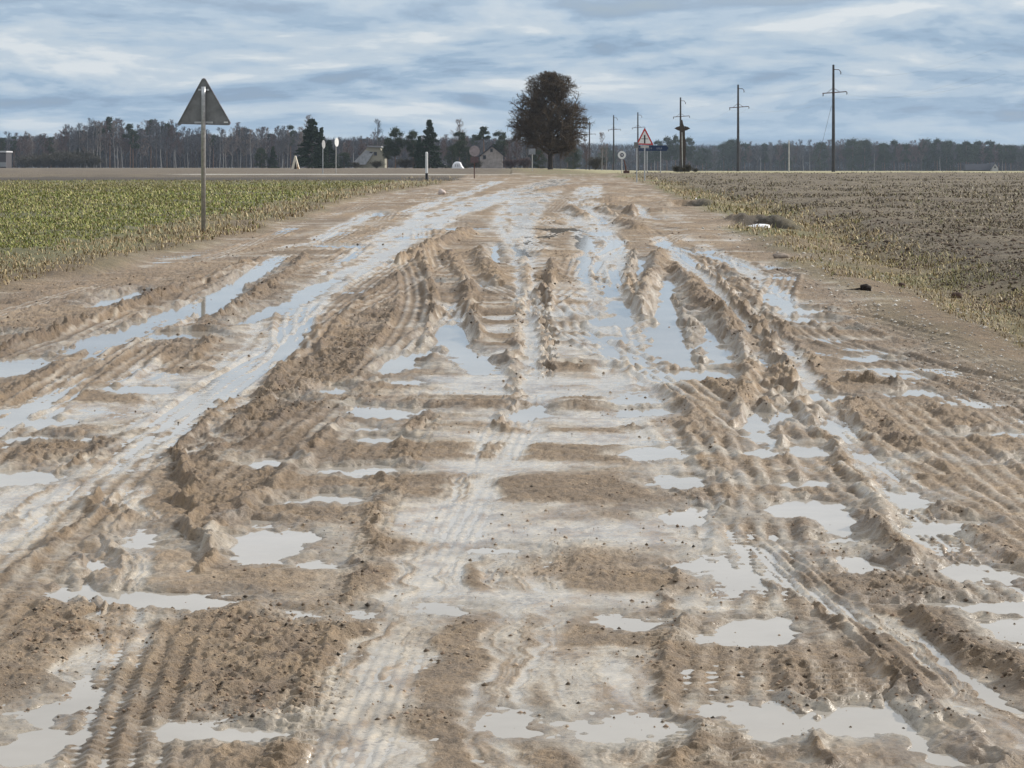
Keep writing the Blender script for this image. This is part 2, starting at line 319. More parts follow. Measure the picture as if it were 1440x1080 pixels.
# --- standing water
pool([(933, 392), (949, 394), (956, 430), (962, 470), (975, 498), (988, 518), (955, 518), (922, 508), (914, 480), (917, 440), (925, 405)], .045)
pool([(978, 452), (998, 462), (1024, 482), (1032, 514), (1008, 518), (994, 500), (984, 475)])
pool([(940, 522), (1000, 520), (1022, 532), (975, 537), (945, 532)]); pool([(1058, 500), (1072, 507), (1076, 518), (1058, 520)])
pool([(604, 458), (650, 456), (654, 478), (668, 492), (700, 515), (690, 528), (664, 528), (642, 500), (622, 488), (600, 486)], .02)
pool([(565, 498), (606, 486), (612, 499), (590, 520), (548, 528), (538, 520)])
pool([(480, 580), (510, 568), (560, 574), (617, 574), (600, 582), (540, 590), (490, 587)])
strip(500, 535, 601, 613); strip(495, 602, 613, 625); strip(432, 556, 654, 669); strip(405, 528, 697, 715); strip(540, 590, 535, 543)
pool([(303, 787), (333, 755), (372, 752), (415, 752), (430, 762), (412, 780), (406, 792), (340, 794)]); strip(352, 392, 728, 740); strip(435, 482, 781, 800)
strip(402, 478, 856, 872, .02); pool([(48, 838), (88, 814), (104, 818), (118, 834), (88, 852), (60, 848)])
pool([(130, 832), (190, 829), (285, 831), (350, 838), (345, 850), (290, 852), (272, 866), (250, 864), (242, 850), (160, 846)])
pool([(105, 776), (145, 774), (142, 785), (125, 802), (114, 790)])
pool([(0, 1012), (45, 1002), (85, 985), (112, 973), (95, 1000), (55, 1024), (72, 1040), (48, 1054), (0, 1068)], .03)
strip(250, 420, 1020, 1038, .02); strip(175, 245, 740, 775, .012)
pool([(-20, 515), (20, 505), (72, 503), (62, 518), (-20, 536)]); pool([(78, 497), (105, 481), (150, 468), (200, 452), (235, 434), (264, 428), (255, 442), (205, 459), (190, 470), (130, 491), (85, 502)])
pool([(266, 438), (300, 414), (340, 385), (385, 371), (397, 374), (362, 396), (332, 416), (312, 440), (285, 449), (268, 447)], .04)
pool([(118, 433), (140, 420), (200, 407), (208, 414), (180, 426), (130, 439)]); strip(-20, 22, 468, 478)
strip(-20, 105, 589, 598); strip(-20, 135, 615, 622); strip(140, 248, 544, 555); strip(-20, 80, 666, 682)
pool([(328, 458), (355, 440), (400, 424), (440, 400), (472, 391), (468, 400), (432, 421), (392, 441), (345, 461)])
strip(200, 320, 466, 482, .015); strip(343, 388, 645, 660); strip(446, 484, 543, 556); strip(405, 440, 562, 572, .02)
strip(1186, 1256, 502, 509); strip(1090, 1166, 433, 442); strip(1100, 1178, 447, 457); strip(1140, 1205, 463, 468); strip(1258, 1312, 548, 560, .015)
strip(1358, 1420, 608, 618); strip(1386, 1450, 645, 656); strip(1092, 1205, 554, 567); strip(1096, 1120, 581, 602); strip(1054, 1082, 578, 604)
strip(1058, 1090, 608, 622); strip(1060, 1088, 628, 645); strip(1098, 1168, 627, 644); strip(1076, 1158, 675, 688)
pool([(1066, 712), (1100, 703), (1192, 704), (1200, 733), (1206, 752), (1150, 752), (1124, 735), (1085, 729)], .04); strip(1135, 1212, 757, 772)
pool([(1148, 800), (1205, 784), (1266, 801), (1215, 809)]); strip(1278, 1385, 738, 748); pool([(1326, 803), (1360, 798), (1426, 802), (1418, 812), (1350, 812)])
pool([(1218, 847), (1300, 842), (1450, 844), (1450, 861), (1390, 862), (1320, 853), (1240, 854)]); strip(1402, 1460, 876, 893); strip(1205, 1264, 642, 649)
pool([(888, 640), (902, 632), (960, 629), (984, 640), (960, 647), (905, 646)]); pool([(918, 681), (950, 669), (1000, 671), (1004, 685), (960, 689)])
pool([(942, 728), (960, 714), (1005, 716), (1018, 733), (980, 738)]); strip(858, 938, 574, 586); strip(866, 922, 551, 572, .012)
pool([(970, 780), (1020, 770), (1046, 800), (1050, 832), (1000, 838), (985, 810)], .010)
pool([(812, 873), (850, 864), (912, 880), (860, 890)], .02); pool([(985, 887), (1040, 877), (1098, 878), (1128, 900), (1050, 910), (1005, 898)])
pool([(1132, 993), (1180, 989), (1248, 1000), (1270, 1025), (1230, 1031), (1180, 1031), (1150, 1015)]); pool([(1036, 992), (1080, 984), (1112, 1000), (1116, 1032), (1070, 1038), (1045, 1020)], .02)
pool([(1290, 1030), (1320, 1060), (1350, 1085), (1320, 1085), (1295, 1060)], .02)
pool([(795, 453), (870, 444), (908, 452), (882, 461), (820, 459)]); strip(850, 892, 422, 446, .02); strip(828, 878, 472, 481, .02); strip(846, 862, 398, 420, .015)
pool([(890, 360), (911, 368), (906, 386), (893, 391)]); strip(720, 764, 568, 594, .02); strip(688, 706, 343, 372, .03); pool([(715, 346), (735, 350), (752, 362), (728, 360)])
strip(588, 622, 394, 403); strip(654, 684, 399, 409); strip(808, 838, 333, 356, .02); strip(1000, 1030, 385, 395, .02)
strip(660, 720, 770, 776, .012); strip(590, 650, 850, 866, .012); strip(835, 900, 1002, 1036, .012); strip(700, 760, 1000, 1030, .008)
strip(1250, 1300, 695, 715, .015); strip(1140, 1180, 598, 606); strip(1440, 1440, 900, 905); strip(842, 852, 305, 312); strip(918, 936, 304, 309)
strip(980, 1010, 352, 358); strip(1075, 1112, 372, 380, .03); strip(430, 520, 344, 350, .02); strip(520, 545, 298, 306, .015)
for P, dep in PUD:
    if len(set(P)) < 3: continue
    i, d = blob(P, .3)
    if not len(i): continue
    d = d + .10 * fbm(X[i] * 7, Y[i] * 5, 4, 13, .65)
    m = smooth(-.08, .07, d) * 0.98; put(rel, i, -dep + .020 * np.maximum(fbm(X[i] * 5, Y[i] * 4, 4, 17, .6), -.4), m); put(slu, i, .75, smooth(-.20, .0, d) * .7); DAMP[i] = np.maximum(DAMP[i], smooth(-.22, -.02, d)); put(crm, i, .16, m)
    rel[i] = np.where(d < -.05, rel[i] + .006 * np.exp(-((d + .12) / .06) ** 2), rel[i])
# --- fine relief: lumps, clods and grain
amp = near * (0.25 + 0.75 * np.clip(Y / 8, 0, 1))
c1 = fbm(wx * 5.5, wy * 4.5, 3, 201, .55); c2 = np.abs(fbm(X * 13, Y * 10, 4, 211, .62)); c3 = vn(X * 60, Y * 40, 221)
rgh = (crm * .85 + .15) * (1 - .66 * slu)
fine = 0.038 * rgh * c1 + 0.070 * rgh * (.28 - c2) + 0.018 * rgh * c3 * (Y < 30) + .0030 * c3 * (Y < 14)
lump = np.clip(vn(X * 22, Y * 17, 231) - .28, 0, 1) * crm * (1 - .6 * slu) * .09 * (Y < 60)
hs = (0.34 + 0.66 * smooth(6, 20, Y)).astype(np.float32)
rel = np.where(rel > 0, rel * hs, rel) + ((fine + lump) * np.clip(Y / 13, .50, 1)).astype(np.float32)
# ---- fields and verges outside the road
lf = smooth(-.1, .5, -dl); rf = smooth(-.1, .6, -dr)
off = 0.08 + 0.05 * fbm(X * 1.5, Y * 1.5, 4, 301) + .10 * fbm(X * .25, Y * .2, 3, 311)
CE = np.array([at(*p) for p in [(0, 384), (100, 362), (190, 340), (285, 318), (380, 296), (470, 276), (560, 256)]])      # crop edge
dcrop = edge(CE, Y) - X + .35 * fbm(X, Y * .6, 3, 321)
off = (off + 0.10 * smooth(0, 1.2, dcrop)) * (1 - .9 * smooth(90, 140, Y) * (X < 0))
FE = np.array([at(*p) for p in [(1440, 430), (1330, 385), (1230, 345), (1150, 312), (1060, 285), (980, 268), (930, 257)]])   # right field edge
dfld = X - edge(FE, Y) + .5 * fbm(X * .7, Y * .5, 3, 331)
furrow = fbm(X * 1.6, Y * 1.2, 4, 341, .6)
off = off + smooth(-.3, 1.0, dfld) * (1 - smooth(200, 240, Y)) * (0.05 + .055 * furrow)
off = off - .09 * np.exp(-((dfld + .3) / .8) ** 2) * 1.8 * (Y < 120) * (Y > 15)
z = B + np.where(road > 0, rel * road, 0) + off * (1 - road) * np.clip(Y / 10, 0, 1)
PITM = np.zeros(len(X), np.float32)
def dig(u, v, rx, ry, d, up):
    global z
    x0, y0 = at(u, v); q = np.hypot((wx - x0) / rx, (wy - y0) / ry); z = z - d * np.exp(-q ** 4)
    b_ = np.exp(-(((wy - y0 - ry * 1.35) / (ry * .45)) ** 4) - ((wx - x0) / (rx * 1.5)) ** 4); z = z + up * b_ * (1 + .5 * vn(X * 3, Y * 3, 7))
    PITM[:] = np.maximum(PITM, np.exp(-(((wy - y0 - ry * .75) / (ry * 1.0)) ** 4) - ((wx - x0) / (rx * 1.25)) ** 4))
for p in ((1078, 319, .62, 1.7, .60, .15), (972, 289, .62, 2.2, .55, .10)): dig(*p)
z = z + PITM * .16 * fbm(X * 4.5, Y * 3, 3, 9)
# ditch before the cross road, embankment of the cross road behind it
zl = smooth(-2.5, -4.5, X) * (1 - 0)
z = z - .55 * np.exp(-((Y - 158) / 2.6) ** 2) * smooth(2.0, 4.5, -X - 1.2) + .18 * np.exp(-((Y - 176) / 4.0) ** 4)
z = z.astype(np.float32)
# ---- albedo (real surface colours, plus shade painted into the ditch holes)
def C(*c): return np.array(c, np.float32)
mud = C(.180, .124, .074); mud2 = C(.290, .205, .124); sly = C(.405, .350, .276); dark = C(.15, .105, .075)
k = np.clip(.5 + fbm(X * .7, Y * .45, 3, 401), 0, 1)[:, None]
colr = mud * (1 - k) + mud2 * k
k2 = np.clip(fbm(X * 7, Y * 5, 3, 411) * 1.4 * crm, 0, 1)[:, None]; colr = colr * (1 - k2) + dark * k2
ks = smooth(.05, 1.05, slu * (0.90 + 1.25 * fbm(X * 8, Y * 4.5, 4, 421, .7)))[:, None]; colr = colr * (1 - ks) + sly * ks
vg = C(.20, .150, .085); vg2 = C(.15, .15, .06)
kv = np.clip(.4 + 1.2 * fbm(X * .6, Y * .3, 4, 431), 0, 1)[:, None]; verge = vg * (1 - kv) + vg2 * kv
soil = C(.100, .077, .050); straw = C(.165, .132, .085)
kf = np.clip(.5 + 1.4 * furrow, 0, 1)[:, None]; rfield = soil * (1 - kf) + straw * kf
lcrop = C(.12, .115, .05) + 0 * kf
olive = C(.105, .080, .055) + C(.04, .034, .02) * kv
c = verge
m = smooth(0, .8, dcrop)[:, None]; c = c * (1 - m) + lcrop * m
m = (smooth(-.2, .8, dfld))[:, None]; c = c * (1 - m) + rfield * m
bare = smooth(-.2, .3, -dr) * (1 - smooth(.2, .9, -dr)) * smooth(38, 26, Y); c = c * (1 - bare[:, None]) + mud2 * .8 * bare[:, None]
bl = smooth(-.2, .2, -dl) * (1 - smooth(.3, 1.0, -dl)); c = c * (1 - .7 * bl[:, None]) + mud * .9 * .7 * bl[:, None]
m = smooth(154, 157, Y)[:, None] * smooth(2, -2, X)[:, None]; c = c * (1 - m) + olive * m
m = (smooth(154, 156, Y) * (1 - smooth(169, 171.5, Y + 2 * fbm(X * .4, Y * .1, 3, 441))) * smooth(-2, -4.5, X))[:, None]; c = c * (1 - m) + C(.05, .038, .027) * m
m = (smooth(195, 205, Y) * smooth(5, 9, X))[:, None]; pale = C(.33, .30, .17); c = c * (1 - m) + pale * m
m = (smooth(173, 174, Y) * (1 - smooth(179, 180, Y)) * smooth(-26, -22, X) * (1 - smooth(-.5, 1.5, X)))[:, None]; c = c * (1 - m) + C(.42, .40, .36) * m
c = c * (1 - PITM[:, None] * .85) + C(.028, .022, .017) * PITM[:, None] * .85  # shade of the ditch holes painted near-black over pit and mound face
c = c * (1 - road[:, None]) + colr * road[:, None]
c = c * (1 - .34 * (DAMP * road * (1 - .5 * slu))[:, None])
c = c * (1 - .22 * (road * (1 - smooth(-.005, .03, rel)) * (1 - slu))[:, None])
wet = np.clip((.14 + slu * .92) * road, 0, 1).astype(np.float32)
wet = np.maximum(wet, (.35 * road * np.clip(1 - rel / .05, 0, 1)).astype(np.float32))

# ---------------------------------------------------------------- materials
def newmat(name):
    m = bpy.data.materials.new(name); m.use_nodes = True; t = m.node_tree
    b = t.nodes['Principled BSDF']; return m, t, b
def ground_mat():
    m, t, b = newmat('earth'); g = N(t, 'ShaderNodeNewGeometry').outputs['Position']
    a = N(t, 'ShaderNodeAttribute', attribute_name='albedo'); wt = N(t, 'ShaderNodeAttribute', attribute_name='wet').outputs['Fac']
    n1 = noise(t, g, 9, 8, .65); n2 = noise(t, g, 75, 5, .7); n5 = noise(t, g, 210, 3, .7)
    k = mth(t, 'ADD', mth(t, 'ADD', mth(t, 'MULTIPLY', n1, .55), mth(t, 'MULTIPLY', n2, .40)), mth(t, 'MULTIPLY', n5, .25))
    k = ramp(t, k, [(.44, (.42, .39, .37)), (.56, (.88, .87, .86)), (.66, (1.15, 1.13, 1.1)), (.76, (1.7, 1.65, 1.58))])
    kk = mixc(t, mth(t, 'MULTIPLY', wt, .12), k, (1, 1, 1))
    vo = t.nodes.new('ShaderNodeTexVoronoi'); vo.inputs['Scale'].default_value = 42; vo.inputs['Randomness'].default_value = 1; t.links.new(g, vo.inputs['Vector'])
    big = noise(t, g, 3.5, 3, .6)      # grit comes in drifts
    sp_ = mth(t, 'LESS_THAN', vo.outputs['Distance'], mth(t, 'MULTIPLY', mth(t, 'SUBTRACT', big, .40), 1.5))
    base_ = mixc(t, 1.0, a.outputs['Color'], kk, 'MULTIPLY')
    t.links.new(mixc(t, mth(t, 'MULTIPLY', sp_, .50), base_, (.085, .060, .040)), b.inputs['Base Color'])
    n3 = noise(t, g, 14, 4, .6)
    r = mth(t, 'SUBTRACT', .88, mth(t, 'MULTIPLY', wt, mth(t, 'ADD', .60, mth(t, 'MULTIPLY', n3, .34))))
    t.links.new(r, b.inputs['Roughness'])
    b.inputs['Specular IOR Level'].default_value = .55
    h = mth(t, 'ADD', mth(t, 'MULTIPLY', noise(t, g, 30, 6, .7), 1.0), mth(t, 'ADD', mth(t, 'MULTIPLY', n2, .5), mth(t, 'MULTIPLY', n5, .16)))
    bp = N(t, 'ShaderNodeBump'); bp.inputs['Distance'].default_value = .05
    t.links.new(h, bp.inputs['Height']); t.links.new(mth(t, 'SUBTRACT', .95, mth(t, 'MULTIPLY', wt, .86)), bp.inputs['Strength'])
    t.links.new(bp.outputs[0], b.inputs['Normal']); return m
EARTH = ground_mat()
def flat(name, col, rough=.8, metal=0, var=.25, scale=8, spec=.3, bump=0.0, emis=None):
    m, t, b = newmat(name); g = N(t, 'ShaderNodeTexCoord').outputs['Object']
    n = noise(t, g, scale, 5, .6)
    lo = tuple(x * (1 - var) for x in col); hi = tuple(min(1, x * (1 + var)) for x in col)
    t.links.new(ramp(t, n, [(.3, lo), (.7, hi)]), b.inputs['Base Color'])
    b.inputs['Roughness'].default_value = rough; b.inputs['Metallic'].default_value = metal; b.inputs['Specular IOR Level'].default_value = spec
    if bump:
        bp = N(t, 'ShaderNodeBump'); bp.inputs['Distance'].default_value = bump; t.links.new(n, bp.inputs['Height']); t.links.new(bp.outputs[0], b.inputs['Normal'])
    return m
def attrmat(name, rough=.75, trans=.0):
    m, t, b = newmat(name); a = N(t, 'ShaderNodeAttribute', attribute_name='albedo')
    t.links.new(a.outputs['Color'], b.inputs['Base Color']); b.inputs['Roughness'].default_value = rough; b.inputs['Specular IOR Level'].default_value = .25
    return m
WATER, t_, b_ = newmat('murky_water'); g_ = N(t_, 'ShaderNodeNewGeometry').outputs['Position']
t_.links.new(ramp(t_, noise(t_, g_, 1.3, 5, .6), [(.3, (.27, .24, .20)), (.7, (.38, .345, .30))]), b_.inputs['Base Color'])
b_.inputs['Roughness'].default_value = .045; b_.inputs['IOR'].default_value = 1.33; b_.inputs['Specular IOR Level'].default_value = .5
bp_ = N(t_, 'ShaderNodeBump'); bp_.inputs['Distance'].default_value = .0012; bp_.inputs['Strength'].default_value = .35
t_.links.new(noise(t_, g_, 11, 3, .5), bp_.inputs['Height']); t_.links.new(bp_.outputs[0], b_.inputs['Normal'])

# ---------------------------------------------------------------- mesh helpers
def link(name, me, mat, parent=None, **props):
    o = bpy.data.objects.new(name, me); COL.objects.link(o)
    if mat and not me.materials: me.materials.append(mat)
    if parent: o.parent = parent
    for k_, v_ in props.items(): o[k_] = v_
    return o
def npmesh(name, V, F, smooth_=False, cols=None, wetv=None):
    """V (n,3), F (m,3|4)"""
    V = np.asarray(V, np.float32); F = np.asarray(F, np.int32); n, k_ = F.shape
    me = bpy.data.meshes.new(name); me.vertices.add(len(V)); me.vertices.foreach_set('co', V.ravel())
    me.loops.add(n * k_); me.loops.foreach_set('vertex_index', F.ravel())
    me.polygons.add(n); me.polygons.foreach_set('loop_start', np.arange(0, n * k_, k_, dtype=np.int32))
    try: me.polygons.foreach_set('loop_total', np.full(n, k_, np.int32))
    except Exception: pass
    if smooth_: me.polygons.foreach_set('use_smooth', np.ones(n, bool))
    me.update(calc_edges=True)
    if cols is not None:
        a = me.attributes.new('albedo', 'FLOAT_COLOR', 'POINT'); c4 = np.ones((len(V), 4), np.float32); c4[:, :3] = cols; a.data.foreach_set('color', c4.ravel())
    if wetv is not None:
        a = me.attributes.new('wet', 'FLOAT', 'POINT'); a.data.foreach_set('value', np.asarray(wetv, np.float32))
    return me
ii = (np.arange(NY - 1)[:, None] * NX + np.arange(NX - 1)[None, :]).ravel()
Q = np.stack([ii, ii + 1, ii + 1 + NX, ii + NX], 1)
P3 = np.stack([X, Y, z], 1).astype(np.float32)
rd = road[ii] > .45; crp = (~rd) & (dcrop[ii] > .3) & (Y[ii] < 152) & (X[ii] < 0); fld = (~rd) & (dfld[ii] > .2) & (Y[ii] < 198) & (X[ii] > 0)
far = (~rd) & (~crp) & (~fld) & (Y[ii] > 156); vrg = ~(rd | crp | fld | far)
def sub(name, mask):
    q = Q[mask]; u, inv = np.unique(q, return_inverse=True)
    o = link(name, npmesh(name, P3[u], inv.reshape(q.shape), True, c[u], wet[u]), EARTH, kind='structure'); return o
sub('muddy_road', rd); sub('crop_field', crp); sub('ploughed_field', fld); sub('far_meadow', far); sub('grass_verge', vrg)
rr = np.where(road > .3, rel * road, 1); wm = (rr[Q].min(1) < .004) & (Y[ii] < 110) & (road[ii] > .5)
q = Q[wm]; u, inv = np.unique(q, return_inverse=True)
wv = P3[u].copy(); wv[:, 2] = B[u] + .0005
link('puddle_water', npmesh('puddle_water', wv, inv.reshape(q.shape), True), WATER, kind='structure')
# plain ground all round, below the detailed sheet
link('ground', npmesh('ground', [(-6000, -3000, -.35), (6000, -3000, -.35), (6000, 9000, -.35), (-6000, 9000, -.35)], [(0, 1, 2, 3)], False,
     np.array([(.18, .14, .09)] * 4), np.zeros(4)), EARTH, kind='structure')
def zat(x, y):
    j = min(max(np.searchsorted(ys, y), 0), NY - 1); i_ = min(max(np.searchsorted(ts, x / y), 0), NX - 1); return float(z[j * NX + i_])
def zatv(x, y):
    j = np.clip(np.searchsorted(ys, y), 0, NY - 1); i_ = np.clip(np.searchsorted(ts, x / y), 0, NX - 1); return z[j * NX + i_], j * NX + i_
rng = np.random.default_rng(7)
# ---------------------------------------------------------------- ground cover (nobody could count it)
def leaves(x, y, zz, L, W, cols, lean=.8, seg=2):
    """curved strips rising from the ground"""
    n = len(x); a = rng.uniform(0, 2 * np.pi, n); dx, dy = np.cos(a), np.sin(a); b = rng.uniform(.25, 1.2, n) * lean
    V = np.zeros((n, 2 * (seg + 1), 3), np.float32)
    sx, sy = -dy, dx
    px_, py_, pz_ = x.copy(), y.copy(), zz - .01
    ang = np.pi / 2 - b * .3
    for s_ in range(seg + 1):
        wd = W * (1 - .75 * (s_ / seg) ** 2) * .5
        V[:, 2 * s_, 0] = px_ - sx * wd; V[:, 2 * s_, 1] = py_ - sy * wd; V[:, 2 * s_, 2] = pz_
        V[:, 2 * s_ + 1, 0] = px_ + sx * wd; V[:, 2 * s_ + 1, 1] = py_ + sy * wd; V[:, 2 * s_ + 1, 2] = pz_
        px_ = px_ + dx * np.cos(ang) * L / seg; py_ = py_ + dy * np.cos(ang) * L / seg; pz_ = pz_ + np.sin(ang) * L / seg; ang = ang - b
    k_ = 2 * (seg + 1); o_ = (np.arange(n) * k_)[:, None]
    F = np.concatenate([o_ + np.array([[2 * s_, 2 * s_ + 1, 2 * s_ + 3, 2 * s_ + 2]]) for s_ in range(seg)], 0)
    return V.reshape(-1, 3), F, np.repeat(cols, k_, 0)
def scatter(n, y0, y1, t0=-.26, t1=.26, p=1.0):
    """more seeds near the eye, as a photograph resolves them"""
    r_ = rng.uniform(0, 1, n); y = (y0 ** -p + r_ * (y1 ** -p - y0 ** -p)) ** (-1 / p); t = rng.uniform(t0, t1, n); return t * y, y
def pick(n, pal, wts):
    k_ = rng.choice(len(pal), n, p=np.array(wts) / sum(wts)); cc_ = np.array(pal, np.float32)[k_]; return cc_ * rng.uniform(.7, 1.3, (n, 1)).astype(np.float32)
LEAF = attrmat('leaf', .6)
def dens(idx, x, y, s, f=1.0): return fbm(x * f, y * f, 3, s)
# young crop on the left
x, y = scatter(300000, 20, 156, -.30, -.02, .55); zz, ix = zatv(x, y); kp = (dcrop[ix] > .45 + .6 * dens(ix, x, y, 501)) & (rng.uniform(0, 1, len(x)) < .72 + 1.1 * dens(ix, x, y, 503, 1.1)) & (road[ix] < .3) & (Y[ix] < 153)
x, y, zz = x[kp], y[kp], zz[kp]; n_ = len(x)
cl_ = pick(n_, [(.24, .26, .06), (.35, .33, .10), (.13, .16, .045), (.42, .36, .17), (.19, .14, .07)], [4.4, 3.6, 2.8, 2.0, 1.8])
br = np.clip(fbm(x * .15, y * .06, 3, 511) + .2 + (y - 95) / 160, 0, .7)[:, None] * .8; cl_ = cl_ * (1 - br) + np.array([.25, .19, .09], np.float32) * br
sz = np.clip(y / 55, .65, 1.5)
V, F, cc_ = leaves(x, y, zz, .078 * sz * rng.uniform(.4, 1.4, n_), .030 * sz * rng.uniform(.6, 1.3, n_), cl_, 1.35)
link('young_crop', npmesh('young_crop', V, F, False, cc_), LEAF, label='low yellow-green winter crop covering the left field', category='crop', kind='stuff')
# dry grass of the verges
x, y = scatter(260000, 12, 170, -.28, .28, .6); zz, ix = zatv(x, y)
kp = (road[ix] < .25) & (dcrop[ix] < .5) & (dfld[ix] < .6) & (rng.uniform(0, 1, len(x)) < .62 + 1.2 * (dens(ix, x, y, 521, .7) + .1)) & ~((dr[ix] > -.45) & (X[ix] > 0) & (Y[ix] < 28))
kp &= PITM[ix] < .3
x, y, zz = x[kp], y[kp], zz[kp]; n_ = len(x); sz = np.clip(y / 35, .5, 2.4)
cl_ = pick(n_, [(.40, .30, .16), (.30, .22, .115), (.50, .41, .24), (.18, .18, .06), (.16, .11, .06)], [4, 4, 2.4, 1.3, 2])
gr = np.clip(fbm(x * .35, y * .15, 3, 531) * 1.2 - .1, 0, .7)[:, None]; cl_ = cl_ * (1 - gr) + np.array([.13, .15, .04], np.float32) * gr
V, F, cc_ = leaves(x, y, zz, .10 * sz * rng.uniform(.4, 1.4, n_), .015 * sz * rng.uniform(.6, 1.3, n_), cl_, 2.1)
link('verge_grass', npmesh('verge_grass', V, F, False, cc_), LEAF, label='dry tan grass with green tufts along both road verges', category='grass', kind='stuff')
# stubble and straw on the right field
x, y = scatter(300000, 16, 205, .02, .36, .5); zz, ix = zatv(x, y)
kp = (dfld[ix] > -.1) & (road[ix] < .2) & (rng.uniform(0, 1, len(x)) < .30 + 1.6 * dens(ix, x, y, 541, .5)); x, y, zz = x[kp], y[kp], zz[kp]; n_ = len(x); sz = np.clip(y / 40, .6, 2.2)
cl_ = pick(n_, [(.17, .135, .085), (.26, .21, .13), (.095, .074, .05), (.17, .155, .075)], [4, 2.2, 3.5, 1])
V, F, cc_ = leaves(x, y, zz, .085 * sz * rng.uniform(.4, 1.3, n_), .024 * sz * rng.uniform(.6, 1.3, n_), cl_, 3.0)
link('stubble', npmesh('stubble', V, F, False, cc_), LEAF, label='brown straw stubble littering the ploughed right field', category='stubble', kind='stuff')
# crumbs of mud, grit and small clods
def clods(n, y0, y1, smin, smax, test, seed, flatn=.7, p=.9, t0=-.25, t1=.25):
    x, y = scatter(n, y0, y1, t0, t1, p); zz, ix = zatv(x, y); kp = test(ix); x, y, zz, ix = x[kp], y[kp], zz[kp], ix[kp]; n = len(x)
    zz = np.maximum(zz, np.where(road[ix] > .5, B[ix] + .0, zz))
    s_ = smin + (smax - smin) * rng.uniform(0, 1, n) ** 4.5; s_ = s_ * np.clip(y / 14, .7, 3.0)
    ico = np.array([(1, 0, 0), (-1, 0, 0), (0, 1, 0), (0, -1, 0), (0, 0, 1), (0, 0, -1), (.7, .7, .1), (-.7, -.6, .2)], np.float32)[:6]
    V = ico[None] * (s_[:, None, None] * rng.uniform(.55, 1.25, (n, 6, 1))); a = rng.uniform(0, 6.28, n); ca, sa = np.cos(a)[:, None], np.sin(a)[:, None]
    vx = V[:, :, 0] * ca - V[:, :, 1] * sa; vy = V[:, :, 0] * sa + V[:, :, 1] * ca
    V = np.stack([vx + x[:, None], vy + y[:, None], V[:, :, 2] * flatn + (zz + s_ * .05)[:, None]], 2)
    F = np.array([(0, 2, 4), (2, 1, 4), (1, 3, 4), (3, 0, 4), (2, 0, 5), (1, 2, 5), (3, 1, 5), (0, 3, 5)]); F = ((np.arange(n) * 6)[:, None, None] + F[None]).reshape(-1, 3)
    return V.reshape(-1, 3), F, n
CLOD = attrmat('clod', .85)
V, F, n_ = clods(75000, 4.6, 60, .003, .014, lambda i: (road[i] > .4) & (vn(X[i] * 1.7, Y[i] * 1.2, 95) > -.1) & (rng.uniform(0, 1, len(i)) < np.clip(crm[i] * 1.2 - .12, .02, 1) * (rel[i] > -.01) + .012), 1)
cl_ = pick(n_, [(.24, .17, .12), (.33, .25, .18), (.11, .08, .055), (.05, .04, .03)], [4, 3, 3, 1])
link('mud_crumbs', npmesh('mud_crumbs', V, F, True, np.repeat(cl_, 6, 0)), CLOD, label='crumbs of brown mud and grit strewn over the road', category='mud crumbs', kind='stuff')
V, F, n_ = clods(30000, 14, 120, .006, .022, lambda i: (dfld[i] > -.4) & (road[i] < .2) & (X[i] > 0), 2, .7, .5, .02, .28)
cl_ = pick(n_, [(.11, .08, .058), (.16, .12, .085), (.075, .055, .04)], [4, 3, 3])
link('soil_clods', npmesh('soil_clods', V, F, True, np.repeat(cl_, 6, 0)), CLOD, label='dark brown soil clods turned up over the right field', category='soil clods', kind='stuff')
V, F, n_ = clods(16000, 10, 60, .004, .016, lambda i: (dr[i] < .5) & (dr[i] > -.9) & (X[i] > 0), 3, .6, 1.0, .05, .26)
cl_ = pick(n_, [(.45, .41, .36), (.30, .25, .2), (.6, .57, .52)], [4, 3, 1])
link('gravel', npmesh('gravel', V, F, True, np.repeat(cl_, 6, 0)), CLOD, label='loose grey gravel along the right road edge', category='gravel', kind='stuff')
